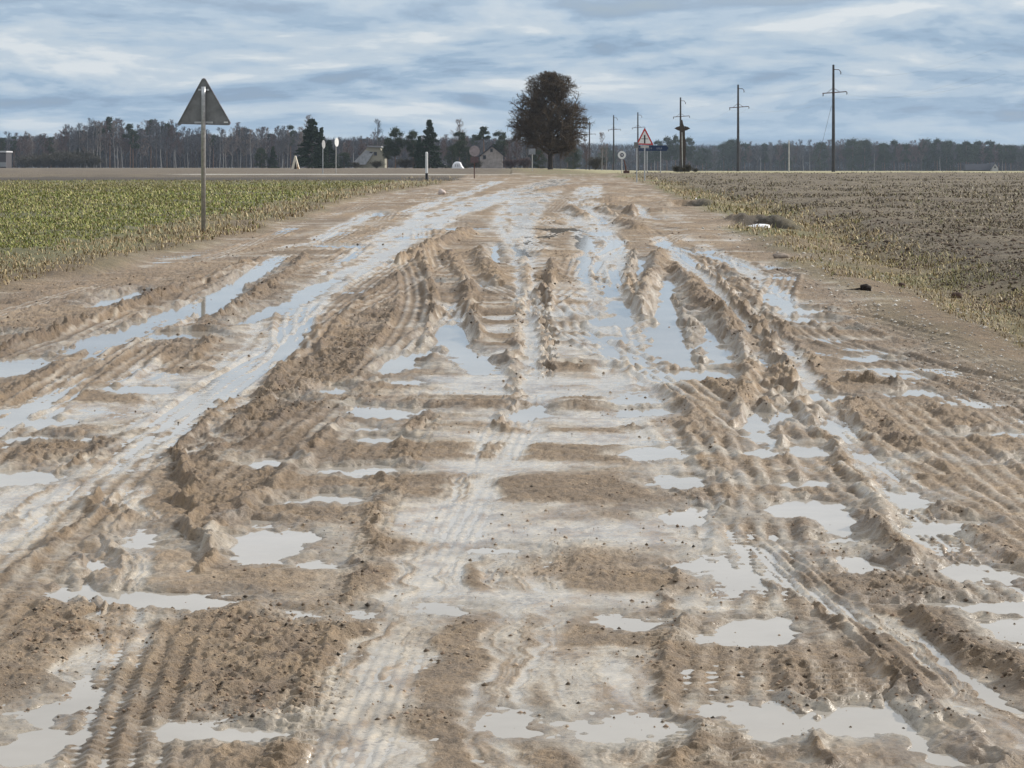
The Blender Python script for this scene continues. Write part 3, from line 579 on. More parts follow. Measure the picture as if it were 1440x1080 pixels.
#@@OBJECTS@@
# ================================================================ the things
MATS = {}
def M(name, col, **k_):
    if name not in MATS: MATS[name] = flat(name, col, **k_)
    return MATS[name]
class MB:
    def __init__(s): s.v = []; s.f = []
    def add(s, vs, fs): o_ = len(s.v); s.v += [tuple(v) for v in vs]; s.f += [tuple(o_ + i_ for i_ in f) for f in fs]; return s
    def box(s, cx, cy, cz, sx, sy, sz, rz=0, bev=0):
        c_, n_ = math.cos(rz), math.sin(rz); vs = []
        for dz in (-1, 1):
            for dx, dy in ((-1, -1), (1, -1), (1, 1), (-1, 1)):
                x, y = dx * sx / 2, dy * sy / 2; vs.append((cx + x * c_ - y * n_, cy + x * n_ + y * c_, cz + dz * sz / 2))
        return s.add(vs, [(3, 2, 1, 0), (4, 5, 6, 7), (0, 1, 5, 4), (1, 2, 6, 5), (2, 3, 7, 6), (3, 0, 4, 7)])
    def tube(s, pts, rad, n=8, cap=True):
        pts = [Vector(p) for p in pts]; rad = rad if isinstance(rad, (list, tuple)) else [rad] * len(pts); vs = []; k_ = len(pts)
        for i_, p in enumerate(pts):
            d = (pts[min(i_ + 1, k_ - 1)] - pts[max(i_ - 1, 0)]).normalized(); a = d.cross(Vector((0.31, 0.95, 0.05))).normalized() if abs(d.z) > .5 else d.cross(Vector((0, 0, 1))).normalized(); b = d.cross(a)
            for j in range(n): t = 2 * math.pi * j / n; vs.append(p + (a * math.cos(t) + b * math.sin(t)) * rad[i_])
        fs = [(i_ * n + j, i_ * n + (j + 1) % n, (i_ + 1) * n + (j + 1) % n, (i_ + 1) * n + j) for i_ in range(k_ - 1) for j in range(n)]
        if cap: fs += [tuple(range(n - 1, -1, -1)), tuple((k_ - 1) * n + j for j in range(n))]
        return s.add(vs, fs)
    def slab(s, prof, y0, y1):
        """a profile in x,z given thickness along y"""
        n = len(prof); vs = [(x, y0, z_) for x, z_ in prof] + [(x, y1, z_) for x, z_ in prof]
        return s.add(vs, [tuple(range(n)), tuple(range(2 * n - 1, n - 1, -1))] + [(i_, i_ + n, (i_ + 1) % n + n, (i_ + 1) % n) for i_ in range(n)])
    def build(s, name, mat, parent=None, smooth_=False, **pr):
        me = bpy.data.meshes.new(name); me.from_pydata(s.v, [], s.f); me.update()
        if smooth_: me.polygons.foreach_set('use_smooth', [True] * len(me.polygons))
        return link(name, me, mat, parent, **pr)
def thing(name, label, cat, x, y, rz=0, group=None, zz=None, sc=1):
    e = bpy.data.objects.new(name, None); COL.objects.link(e); e.empty_display_size = .2
    e.location = (x, y, zat(x, y) if zz is None else zz); e.rotation_euler = (0, 0, rz); e.scale = (sc, sc, sc); e['label'] = label; e['category'] = cat
    if group: e['group'] = group
    return e
def rtri(w_, h_, r_, n=5):
    """rounded triangle profile, base at z=0"""
    P = [(-w_ / 2, 0), (w_ / 2, 0), (0, h_)]; cx, cz = 0, h_ / 3; out_ = []
    I = [(x + (cx - x) * r_ * 2 / math.hypot(x - cx, z_ - cz), z_ + (cz - z_) * r_ * 2 / math.hypot(x - cx, z_ - cz)) for x, z_ in P]
    for (x, z_), a0 in zip(I, (-150, -90 + 0, 30)):
        for k_ in range(n + 1): a = R(a0 + 120 * k_ / n - 0 if False else a0 + (120 * k_ / n)); out_.append((x + r_ * math.cos(a), z_ + r_ * math.sin(a)))
    return out_
def disc(r_, cz=0, n=28, cx=0): return [(cx + r_ * math.cos(2 * math.pi * k_ / n), cz + r_ * math.sin(2 * math.pi * k_ / n)) for k_ in range(n)]
GALV = M('galvanised_steel', (.42, .43, .44), rough=.42, metal=.7, scale=20); SIGNB = M('sign_back_paint', (.17, .175, .178), rough=.55, metal=.3, scale=6)
RIM = M('bare_aluminium', (.45, .46, .47), rough=.4, metal=.6); WHITE = M('white_paint', (.70, .70, .69), rough=.5, var=.1); RED = M('red_paint', (.42, .035, .03), rough=.45, var=.15)
BLACK = M('black_paint', (.02, .02, .022), rough=.6); BLUE = M('blue_paint', (.012, .028, .075), rough=.45, var=.15); RUST = M('rusty_brown_steel', (.085, .04, .03), rough=.8)
CONC = M('weathered_concrete', (.055, .055, .06), rough=.9, scale=3); PALECONC = M('pale_concrete', (.42, .41, .39), rough=.9); WOOD = M('dark_weathered_wood', (.055, .042, .034), rough=.9)
PINKG = M('faded_sign_back', (.26, .23, .24), rough=.6, metal=.2)
def ppm(y): return FPX / y
def xz(u, v, y): return (u - U0) * y / FPX, CAMH + (V0 - v) * y / FPX
# --- big warning sign seen from behind
x0, y0 = at(286, 331); g0 = zat(x0, y0); _, zt = xz(0, 110.5, y0); _, zb = xz(0, 176, y0)
t = thing('warning_sign', 'large triangular road sign seen from behind, grey back, beside the green crop', 'road sign', x0, y0)
W_, H_ = 80 * y0 / FPX, zt - zb; zb -= g0
MB().tube([(0, 0, -.3), (0, 0, zb + .55), (0.0, 0, zb + H_ - .15)], .041, 16).build('post', GALV, t, True)
pr = [(a + .0, b + zb) for a, b in rtri(W_, H_ * 1.06, .045)]
pn = MB().slab(pr, .050, .066).build('sign_panel', SIGNB, t)
mb = MB(); n_ = len(pr); cxm = (0, zb + H_ / 3)
ins = [(a + (cxm[0] - a) * .045, b + (cxm[1] - b) * .045) for a, b in pr]
mb.add([(a, .034, b) for a, b in pr] + [(a, .034, b) for a, b in ins] + [(a, .050, b) for a, b in ins] + [(a, .068, b) for a, b in pr],
       [q_ for i_ in range(n_) for q_ in ((i_, (i_ + 1) % n_, n_ + (i_ + 1) % n_, n_ + i_), (n_ + i_, n_ + (i_ + 1) % n_, 2 * n_ + (i_ + 1) % n_, 2 * n_ + i_), (3 * n_ + i_, 3 * n_ + (i_ + 1) % n_, (i_ + 1) % n_, i_))])
mb.build('rim', SIGNB, pn)
MB().slab([(a * 1.006, (b - cxm[1]) * 1.006 + cxm[1]) for a, b in pr], .0665, .070).build('red_border', RED, t)
MB().slab([(a * .8, (b - cxm[1]) * .8 + cxm[1]) for a, b in pr], .0702, .072).build('white_face', WHITE, t)
for zc, wd in ((zb + H_ * .76, .20), (zb + .05, .34)):
    MB().box(0, .044, zc, wd, .018, .035).tube([(-.048, -.0, zc), (-.048, .04, zc)], .008).tube([(.048, -.0, zc), (.048, .04, zc)], .008).build('bracket', RIM, t)
MB().box(W_ * .39, .048, zb + .055, .075, .004, .022).build('maker_sticker', WHITE, pn)
# --- crossing warning sign facing the camera
y0 = 145.0; x0 = (906.5 - U0) * y0 / FPX; g0 = zat(x0, y0)
t = thing('crossing_sign', 'red-bordered white triangle with a black cross symbol beside the road, facing the camera', 'road sign', x0, y0)
zb = xz(0, 204, y0)[1] - g0; H_ = 23.5 * y0 / FPX; W_ = 25.5 * y0 / FPX
MB().tube([(0, 0, -.3), (0, 0, zb + H_ * .8)], .040, 10).build('post', GALV, t)
pr = [(a, b + zb) for a, b in rtri(W_, H_ * 1.05, .04)]; cm = zb + H_ / 3
MB().slab(pr, -.075, -.055).build('red_border', RED, t)
MB().slab([(a * .74, (b - cm) * .74 + cm) for a, b in pr], -.079, -.0755).build('white_face', WHITE, t)
sy = MB().box(0, -.083, cm + .02, .085, .004, .50); sy.slab([(-.09, cm + .02), (-.20, cm + .02), (-.20, cm + .055), (.20, cm + .055), (.20, cm + .02)], -.0865, -.0852); sy.build('cross_symbol', BLACK, t)
MB().box(0, -.062, zb - .10, .50, .015, .13).build('plate', PALECONC, t)
# --- neighbour post with a small dark plate seen from behind
x0 = (895.5 - U0) * 143 / FPX; g0 = zat(x0, 143)
t = thing('plate_sign', 'thin grey post with a small dark plate, just left of the red triangle', 'road sign', x0, 143)
zt = xz(0, 200, 143)[1] - g0; MB().tube([(0, 0, -.3), (0, 0, zt)], .038, 10).build('post', GALV, t)
MB().slab([(-.17, zt - .36), (.10, zt - .36), (.10, zt), (-.17, zt)], -.06, -.042).build('sign_panel', SIGNB, t)
# --- blue direction sign
y0 = 186.0; x0 = (919 - U0) * y0 / FPX; g0 = zat(x0, y0)
t = thing('direction_sign', 'long blue arrow-shaped direction sign on two thin posts behind the red triangle', 'road sign', x0, y0)
z1, z0_ = xz(0, 204.6, y0)[1] - g0, xz(0, 212.2, y0)[1] - g0; a_ = (898 - 919) * y0 / FPX; b_ = (940 - 919) * y0 / FPX; zm = (z0_ + z1) / 2
bo = MB().slab([(a_, z0_), (b_ - .15, z0_), (b_, zm), (b_ - .15, z1), (a_, z1)], -.06, -.035).build('sign_board', BLUE, t)
rl = random.Random(4); xx = a_ + .10
for wl in (9, 4):
    for _ in range(wl):
        le = MB(); k_ = rl.random(); le.box(xx, -.064, zm - .01, .026, .003, .15)
        if k_ > .3: le.box(xx + .035, -.0645, zm - .01 + rl.choice([-.06, .0, .06]), .05, .003, .026)
        xx += .108; le.build('letter', M('dulled_white', (.30, .32, .36), rough=.6), bo)
    xx += .34
for ux in (910, 929): MB().tube([((ux - 919) * y0 / FPX, 0, -.3), ((ux - 919) * y0 / FPX, 0, z1 - .03)], .035, 8).build('post', GALV, t)
# --- round signs
def round_sign(u, v, dia, y0, rz, label, face, back, post, bottom=None, plate=False, marks=False, grp=None):
    x0 = (u - U0) * y0 / FPX; g0 = zat(x0, y0); t = thing('round_sign', label, 'road sign', x0, y0, rz, grp)
    zc = xz(0, v, y0)[1] - g0; r_ = dia / 2 * y0 / FPX
    MB().tube([(0, 0, -.3), (0, 0, zc + r_ * .6)], .036, 8).build('post', post, t)
    d = MB().slab(disc(r_, zc), -.07, -.045).build('sign_disc', face, t)
    MB().slab(disc(r_ * .97, zc), -.0448, -.041).build('back', back, d)
    if plate: MB().box(0, -.058, zc - r_ - .22, .56, .02, .40).build('plate', M('brown_plate_back', (.10, .07, .075), rough=.7), t)
    if marks:
        m_ = MB(); m_.slab(disc(r_ * .52, zc), -.0745, -.0705); m_.build('dark_symbol', M('faded_black', (.10, .10, .13), rough=.6), d)
        MB().box(-.07, -.0765, zc, .03, .003, .17).box(.06, -.0765, zc, .03, .003, .17).box(.0, -.0768, zc + .03, .09, .003, .025).build('pale_marks', WHITE, d)
    return t
round_sign(874.5, 218, 11.4, 200, 0, 'small round white sign with a dark centre, left of the red triangle', WHITE, SIGNB, PALECONC, marks=True)
round_sign(667, 212.5, 15, 165, R(12), 'round sign seen from behind, pinkish grey with a brown plate below, rusty post', PINKG, SIGNB, RUST, plate=True)
round_sign(454, 203, 12, 188, R(72), 'dull grey round sign seen nearly edge-on, left of the bright white one', M('dull_grey_paint', (.32, .32, .32), rough=.6), SIGNB, GALV)
round_sign(472.5, 200, 12.5, 190, R(68), 'bright white round sign seen nearly edge-on on a tall thin post', WHITE, SIGNB, PALECONC)
x0 = (880.5 - U0) * 196 / FPX; t = thing('leaning_post', 'short rusty brown post leaning beside the small round white sign', 'post', x0, 196)
MB().tube([(.05, 0, -.3), (-.03, 0, .5), (-.18, .02, 1.15)], [.07, .07, .05], 8).build('shaft', RUST, t); MB().box(.02, -.05, .15, .5, .10, .22).build('foot', RUST, t)
x0 = (748.5 - U0) * 232 / FPX; g0 = zat(x0, 232); t = thing('grey_sign', 'small grey rectangular sign on a pale post left of the big bare tree', 'road sign', x0, 232)
zt = xz(0, 209, 232)[1] - g0; MB().tube([(0, 0, -.3), (0, 0, zt)], .04, 8).build('post', PALECONC, t); MB().box(-.02, -.07, zt - .28, .66, .02, .56).build('sign_panel', M('faded_grey_panel', (.22, .23, .25), rough=.6), t)
# --- white marker post
y0 = 160.5; x0 = (600 - U0) * y0 / FPX; g0 = zat(x0, y0); t = thing('marker_post', 'white roadside marker post with a black foot at the edge of the crop', 'post', x0, y0)
g1 = xz(0, 243.5, y0)[1] - g0; zt = xz(0, 213.5, y0)[1] - g0
MB().tube([(0, 0, g1), (0, 0, zt - .06), (0, 0, zt)], [.085, .085, .05], 12).build('white_shaft', WHITE, t); MB().tube([(0, 0, -.3), (0, 0, g1 - .003)], .09, 12).build('black_foot', BLACK, t)
# --- wayside shrine: carved dark pole with wings and finial
y0 = 215.0; x0 = (958.5 - U0) * y0 / FPX; g0 = zat(x0, y0); t = thing('wayside_cross', 'tall dark carved wayside cross with short pointed arms and a pale streak', 'wayside cross', x0, y0)
s_ = y0 / FPX
def zz(v): return xz(0, v, y0)[1] - g0
sh = MB(); sh.slab([(-.6 * s_, 0), (5.0 * s_, 0), (5.2 * s_, zz(225)), (5.8 * s_, zz(205)), (6.0 * s_, zz(200)), (4.6 * s_, zz(192)), (4.6 * s_, zz(184)), (-2.4 * s_, zz(184)), (-2.6 * s_, zz(200)), (-1.6 * s_, zz(220))], -.18, .18)
sh.build('shaft', WOOD, t)
MB().slab([(-1.9 * s_, zz(184.5)), (3.8 * s_, zz(184.5)), (3.6 * s_, zz(178)), (2.0 * s_, zz(174)), (.9 * s_, zz(168.5)), (-.2 * s_, zz(168.5)), (-1.6 * s_, zz(174)), (-2.2 * s_, zz(178))], -.16, .16).build('finial', WOOD, t)
for sg, cx in ((-1, -2.1 * s_), (1, 4.0 * s_)):
    MB().slab([(cx, zz(184)), (cx + sg * 3.5 * s_, zz(183.2)), (cx + sg * 8.0 * s_, zz(180.6)), (cx + sg * 5 * s_, zz(178.6)), (cx, zz(177.2))], -.11, .11).build('arm', WOOD, t)
MB().slab([(.4 * s_, zz(236)), (1.6 * s_, zz(236)), (1.2 * s_, zz(195)), (.8 * s_, zz(186)), (-.2 * s_, zz(186)), (-.2 * s_, zz(200))], -.23, -.183).build('pale_strip', PALECONC, t)  # pale strip down the front of the shaft
MB().box(2 * s_, 0, .08, 1.1, .8, .25).build('plinth', CONC, t)
# --- power poles
POLES = [(1172, 91, 212), (1038, 119, 262), (957, 137, 310), (897, 158, 390), (863, 162, 412), (829, 171, 465)]
POS = ['nearest power pole, rightmost, standing over the brown field', 'second power pole from the right, standing alone against the pale sky', 'power pole rising directly behind the dark wayside cross', 'power pole rising behind the red-bordered triangle', 'power pole just left of the one behind the red triangle', 'farthest power pole, half hidden right beside the big bare tree']
ISO = M('glass_insulator', (.10, .09, .08), rough=.3)
def power_pole(x, y, hgt, label):
    t = thing('power_pole', label, 'power pole', x, y, R(-14), 'power poles along the field')
    MB().tube([(0, 0, -.5), (0, 0, hgt)], [.17, .095], 10).build('shaft', CONC, t)
    z_ = hgt - 2.45; MB().tube([(-.95, -.1, z_ - .06), (0, -.13, z_), (1.15, -.1, z_ + .08)], .045, 6).tube([(-.55, -.1, z_ - .02), (0, -.12, z_ + .42)], .02, 5).tube([(.6, -.1, z_ + .02), (0, -.12, z_ + .42)], .02, 5).build('crossarm', RUST, t)
    MB().tube([(0, -.1, hgt - .42), (.5, -.1, hgt - .45), (.62, -.1, hgt - .6)], .035, 6).build('top_bracket', RUST, t)
    for ax, az in ((-.93, z_ - .06), (1.15, z_ + .08), (.62, hgt - .6)):
        MB().tube([(ax, -.1, az), (ax + .05, -.1, az - .12), (ax + .02, -.1, az - .26)], [.03, .055, .03], 6).build('insulator', ISO, t)
    return t
PW = []
for (u_, v_, y_), lb in zip(POLES, POS):
    x_ = (u_ - U0) * y_ / FPX; hg = xz(0, v_, y_)[1] - zat(x_, y_); pt = power_pole(x_, y_, hg, lb); PW.append((x_, y_, zat(x_, y_) + hg))
MB().tube([(-.15, -.1, 5.9), (-1.35, -.2, 1.0)], .012, 4).build('stay_wire', RUST, [o for o in bpy.data.objects if o.get('label') == POS[0]][0])
dx_, dy_ = PW[0][0] - PW[1][0], PW[0][1] - PW[1][1]; PWX = [(PW[0][0] + dx_, PW[0][1] + dy_, PW[0][2] - .2)] + PW
ca, sa = math.cos(R(-14)), math.sin(R(-14))
for nm, ax, dz in (('left', -.9, -2.75), ('right', 1.17, -2.6), ('top', .64, -.85)):
    mb = MB()
    for p, q_ in zip(PWX[:-1], PWX[1:]):
        a = Vector((p[0] + ax * ca, p[1] + ax * sa, p[2] + dz)); b = Vector((q_[0] + ax * ca, q_[1] + ax * sa, q_[2] + dz))
        mb.tube([a.lerp(b, k_ / 10) - Vector((0, 0, 3.2 * (k_ / 10) * (1 - k_ / 10))) for k_ in range(11)], .0035, 4, False)
    mb.build('power_line', M('bare_conductor', (.25, .25, .26), rough=.5, metal=.6), None, label='thin overhead wire strung along the power poles on the ' + {'left': 'left arm ends', 'right': 'right arm ends', 'top': 'top brackets'}[nm], category='wire', group='overhead wires')
x0 = (1109.5 - U0) * 232 / FPX; t = MB().tube([(x0, 232, 0), (x0, 232, xz(0, 197, 232)[1])], [.075, .05], 8).build('pale_pole', PALECONC, None, label='thin pale pole in front of the dark wood, left of the nearest power pole', category='pole')
# --- stones and litter on the ground
def lump_mesh(sx, sy, sz, seed, n=3):
    import bmesh
    bm = bmesh.new(); bmesh.ops.create_icosphere(bm, subdivisions=n, radius=1); rr_ = random.Random(seed); off_ = [rr_.uniform(-9, 9) for _ in range(3)]
    from mathutils import noise as mn
    for v in bm.verts:
        k_ = 1 + .35 * mn.noise(v.co * 1.3 + Vector(off_)) + .12 * mn.noise(v.co * 4 + Vector(off_)); v.co = Vector((v.co.x * sx * k_, v.co.y * sy * k_, v.co.z * sz * k_))
    me = bpy.data.meshes.new('stone'); bm.to_mesh(me); bm.free(); me.polygons.foreach_set('use_smooth', [True] * len(me.polygons)); return me
def lump_at(name, u, v, wpx, hpx, mat, label, cat, seed, flatz=None):
    x_, y_ = at(u, v); sx = wpx / 2 * y_ / FPX; sz_ = hpx / 2 * y_ / FPX
    o = link(name, lump_mesh(sx, sx * .7, sz_, seed), mat, label=label, category=cat); o.location = (x_, y_, zat(x_, y_) + sz_ * .45); return o
lump_at('stone', 1098, 366, 23, 11, M('field_stone', (.26, .21, .17), rough=.85, scale=12, bump=.01), 'brown field stone lying at the right road edge beside a small puddle', 'stone', 3)
lump_at('stone', 621, 275, 10, 9, M('pale_stone', (.50, .42, .38), rough=.85), 'pale pinkish stone block on the left road shoulder far off', 'stone', 5)
lump_at('stone', 1295, 690, 4.5, 5.5, M('white_pebble', (.7, .68, .62), rough=.7), 'small white pebble on the mud at the right', 'stone', 8)
lump_at('earth_clod', 1268, 398, 11, 9, M('dark_earth', (.07, .045, .035), rough=.95, scale=30, bump=.01), 'lone brown earth clod in dry grass right of the charred wood', 'clod', 14)
lump_at('earth_clod', 1345, 408, 17, 10, MATS['dark_earth'], 'dark earth clod, rightmost of the two in the dry grass of the verge', 'clod', 15)
x_, y_ = at(1215, 410); k_ = y_ / FPX; t = thing('charred_wood', 'small charred block of wood with a stick pointing left on the verge', 'wood', x_, y_)
BK = M('charred', (.022, .016, .014), rough=.95, scale=40, bump=.004)
o = link('block', lump_mesh(9 * k_, 6 * k_, 5.5 * k_, 21), BK, t); o.location = (2 * k_, 0, 4 * k_)
MB().tube([(-4 * k_, 0, 3 * k_), (-16 * k_, -.02, 1.6 * k_), (-28 * k_, -.03, 1.2 * k_)], [.012, .01, .006], 6).build('stick', BK, t)
SNOW = M('old_snow', (.82, .83, .85), rough=.6, var=.06, scale=6)
def snow(u, v, wpx, hpx, label, seed):
    x_, y_ = at(u, v); sx = wpx / 2 * y_ / FPX; sz_ = hpx / 2 * y_ / FPX
    o = link('snow_patch', lump_mesh(sx, sx * 1.5, sz_ * .9, seed), SNOW, label=label, category='snow'); o.location = (x_, y_, CAMH - (v - V0) * y_ / FPX + .0)
snow(1068, 321, 36, 13, 'larger patch of old white snow in the roadside ditch hole', 31); snow(970, 279, 10, 7, 'small snow lump at the far ditch hole, left of its pair', 32); snow(979, 283, 10, 8, 'small snow lump at the far ditch hole, right of its pair', 33)
# ================================================================ buildings
def wpx(u, y): return (u - U0) * y / FPX
def gable_house(name, label, cat, y0, wall, roofm, winm, uL, uR, vE, uA, vA, vB, depth, uE0, vE0, uE1, vE1, wins, over=.25, extra=None):
    """gable end facing the camera; uE0,vE0 / uE1,vE1 = eaves of the left and right slopes"""
    x0 = wpx((uL + uR) / 2, y0); g0 = zat(x0, y0); t = thing(name, label, cat, x0, y0)
    f = lambda u_, v_: (wpx(u_, y0) - x0, xz(0, v_, y0)[1] - g0)
    A = f(uA, vA); L0 = f(uE0, vE0); R0 = f(uE1, vE1); bl, br_ = f(uL, vB), f(uR, vB)
    def on(P_, Q_, x): return P_[1] + (Q_[1] - P_[1]) * (x - P_[0]) / (Q_[0] - P_[0])
    zl_, zr_ = on(L0, A, bl[0]), on(R0, A, br_[0])
    MB().slab([(bl[0], -.5), (br_[0], -.5), (br_[0], zr_ - .1), (A[0], A[1] - .12), (bl[0], zl_ - .1)], 0, depth).build('wall', wall, t)
    for P_ in (L0, R0):
        MB().slab([P_, A, (A[0], A[1] + .18), (P_[0], P_[1] + .18)] if P_[0] < A[0] else [A, P_, (P_[0], P_[1] + .18), (A[0], A[1] + .179)], -over, depth + over).build('roof', roofm, t)
    for (u0, u1, v0, v1) in wins:
        a, b = f(u0, v0), f(u1, v1); fr = MB().box((a[0] + b[0]) / 2, -.03, (a[1] + b[1]) / 2, b[0] - a[0], .06, a[1] - b[1]).build('window', winm, t)
        MB().box((a[0] + b[0]) / 2, -.065, (a[1] + b[1]) / 2, (b[0] - a[0]) * .75, .01, (a[1] - b[1]) * .78).build('pane', M('dark_glass', (.015, .017, .02), rough=.15, spec=.6), fr)
    return t
GREYW = M('grey_plaster', (.29, .26, .245), rough=.9, scale=1.5); SLATE = M('old_fibre_cement_roof', (.22, .225, .235), rough=.85, scale=2); DROOF = M('dark_roof', (.035, .035, .045), rough=.8); WFR = M('window_frame_grey', (.10, .09, .09), rough=.7)
gable_house('farmhouse', 'grey plastered farmhouse gable with a dark roof edge and two small windows', 'house', 500, GREYW, DROOF, WFR, 675, 707, 0, 692, 205.5, 234, 9, 671.5, 222, 711, 221, [(679, 683.5, 218, 224), (689.3, 693, 209, 214)])
t = thing('cottage', 'pale grey cottage with a long sloping roof and two dark attic windows behind the spruce', 'house', wpx(517, 520), 520); g0 = zat(wpx(517, 520), 520)
F_ = lambda u_, v_: (wpx(u_, 520) - wpx(517, 520), xz(0, v_, 520)[1] - g0)
MB().slab([F_(499, 236), F_(541, 236), F_(541, 222), F_(534, 207.5), F_(517, 207), F_(499, 226)], 0, 9).build('wall', M('ochre_grey_plaster', (.27, .255, .20), rough=.9), t)
a, b, c_, d = F_(494, 231.5), F_(512, 231.5), F_(519.5, 206), F_(531, 205.5)
MB().add([(a[0], -1.2, a[1]), (b[0] + .4, -1.2, b[1]), (c_[0] + 1.0, .0, F_(0, 214)[1]), (c_[0], 0.3, c_[1]), (a[0], 8.5, a[1]), (c_[0], 8.5, c_[1] + .1)], [(0, 1, 2, 3), (0, 3, 5, 4)]).build('roof', SLATE, t)
MB().slab([F_(516.5, 206.8), F_(536.5, 207.5), F_(536, 205.2), F_(517, 204.8)], -.5, 9.3).build('ridge_cap', SLATE, t)
for u_ in (519.5, 525.8):
    p_, q_ = F_(u_, 213.5), F_(u_ + 4.4, 218.7); w_ = MB().box((p_[0] + q_[0]) / 2, -.05, (p_[1] + q_[1]) / 2, q_[0] - p_[0], .10, p_[1] - q_[1]).build('window', WFR, t)
    MB().box((p_[0] + q_[0]) / 2, -.105, (p_[1] + q_[1]) / 2, (q_[0] - p_[0]) * .8, .01, (p_[1] - q_[1]) * .8).build('pane', MATS['dark_glass'], w_)
gable_house('barn', 'dark-roofed barn with a pale gable end in front of the right-hand wood', 'barn', 1000, M('pale_gable', (.34, .335, .33), rough=.9), DROOF, WFR, 1394.5, 1404, 0, 1399.5, 229.5, 243, 10, 1393.5, 238, 1406, 239, [(1398, 1400.5, 234, 236.5)])
x0 = wpx(1376, 1003); t = thing('shed', 'long low dark shed roof adjoining the barn with the pale gable', 'shed', x0, 1003); s_ = 1003 / FPX; g0 = t.location.z; zt = xz(0, 230, 1003)[1] - g0; zb_ = xz(0, 239, 1003)[1] - g0
MB().box(0, 3, zb_ / 2, 34 * s_, 6, max(zb_, .6)).build('wall', WOOD, t); MB().add([(-18 * s_, -.6, zb_), (17.5 * s_, -.6, zb_), (17.5 * s_, 3, zt), (-17 * s_, 3, zt - .3), (-18 * s_, 6.6, zb_), (17.5 * s_, 6.6, zb_)], [(0, 1, 2, 3), (3, 2, 5, 4), (0, 3, 4), (1, 5, 2)]).build('roof', DROOF, t)
x0 = wpx(3, 700); t = thing('long_barn', 'long low dark barn with a pale roof edge at the far left', 'barn', x0, 700); s_ = 700 / FPX; g0 = t.location.z; zt = xz(0, 213.5, 700)[1] - g0
MB().box(-3, 4, zt / 2 - .3, 40 * s_, 8, zt).build('wall', M('dark_barn_boards', (.06, .055, .06), rough=.9), t); MB().box(-3, 4, zt + .05, 42 * s_, 9, .42).build('roof', M('pale_sheet_roof', (.50, .50, .52), rough=.6), t); MB().box(13 * s_ - 3, -.06, 1.0, 14 * s_, .1, 1.3).build('door', M('grey_door', (.22, .23, .24), rough=.8), t)
# white domed shelter, dark car, little A-frame
x0 = wpx(643.5, 430); t = thing('polytunnel', 'small white domed plastic shelter on the grass between the spruce and the grey farmhouse', 'shelter', x0, 430); s_ = 430 / FPX
pf = [(-7.8, 0), (-7.4, 4.5), (-5, 8), (-2.5, 9.6), (1.8, 9.5), (4.4, 8.4), (6.2, 4), (9.2, 0)]
vs = []; n_ = len(pf)
for yy, kk in ((0, .80), (.25, 1), (1.8, 1), (2.1, .8)): vs += [(a * s_ * kk, yy, b * s_ * kk) for a, b in pf]
MB().add(vs, [(j * n_ + i_, j * n_ + i_ + 1, (j + 1) * n_ + i_ + 1, (j + 1) * n_ + i_) for j in range(3) for i_ in range(n_ - 1)] + [tuple(range(n_ - 1, -1, -1)), tuple(range(3 * n_, 4 * n_))]).build('cover', M('white_film', (.72, .73, .76), rough=.45, var=.08), t)
for a in (-3.2, -.4, 2.0): MB().box(a * s_, -.03, 3.9 * s_, .8 * s_, .04, 3.4 * s_).build('opening', M('grey_film', (.16, .17, .20), rough=.6), t)  # grey marks on the front of the white cover
x0 = wpx(620.5, 450); t = thing('parked_car', 'dark blue car parked half hidden under the spruces beside the white domed shelter', 'car', x0, 450); s_ = 450 / FPX
CP = M('dark_blue_car_paint', (.02, .022, .04), rough=.25, spec=.6, var=.1)
bd = MB().slab([(-1.0, .30), (1.0, .30), (1.02, .75), (.98, .95), (-.98, .95), (-1.02, .75)], 0, 4.2); bd.build('body', CP, t)
cb = MB(); cb.add([(-.92, .5, .95), (.92, .5, .95), (.92, 3.6, .95), (-.92, 3.6, .95), (-.72, 1.0, 1.46), (.72, 1.0, 1.46), (.72, 3.1, 1.46), (-.72, 3.1, 1.46)], [(4, 5, 6, 7), (0, 1, 5, 4), (1, 2, 6, 5), (2, 3, 7, 6), (3, 0, 4, 7)]); cb.build('cabin', MATS['dark_glass'], t)
MB().box(0, 2, 1.475, 1.4, 1.9, .04).build('roof', CP, t)
for sx in (-.85, .85):
    for yy in (.75, 3.4): MB().tube([(sx - .1, yy, .31), (sx + .1, yy, .31)], .31, 14).build('wheel', BLACK, t)
    MB().box(sx * .85, -.02, .75, .28, .05, .13).build('headlight', M('lamp_glass', (.5, .5, .5), rough=.2), t)
x0 = wpx(415, 300); t = thing('kennel', 'tiny white and orange A-shaped hut alone on the brown meadow left of the dark spruce', 'hut', x0, 300); s_ = 300 / FPX
hh = xz(0, 219, 300)[1] - t.location.z
MB().slab([(-5.6 * s_, 0), (-1.6 * s_, 0), (.2 * s_, hh * .62), (2.6 * s_, 0), (5.8 * s_, 0), (.6 * s_, hh), (-.8 * s_, hh)], 0, .9).build('frame', M('faded_white_boards', (.62, .56, .46), rough=.8), t)
MB().slab([(-1.5 * s_, 0), (2.4 * s_, 0), (.2 * s_, hh * .6)], .06, .85).build('opening', WOOD, t); MB().slab([(2.9 * s_, 0), (5.6 * s_, 0), (3.4 * s_, hh * .45)], -.03, -.002).build('side_board', M('orange_wood', (.42, .24, .12), rough=.8), t)
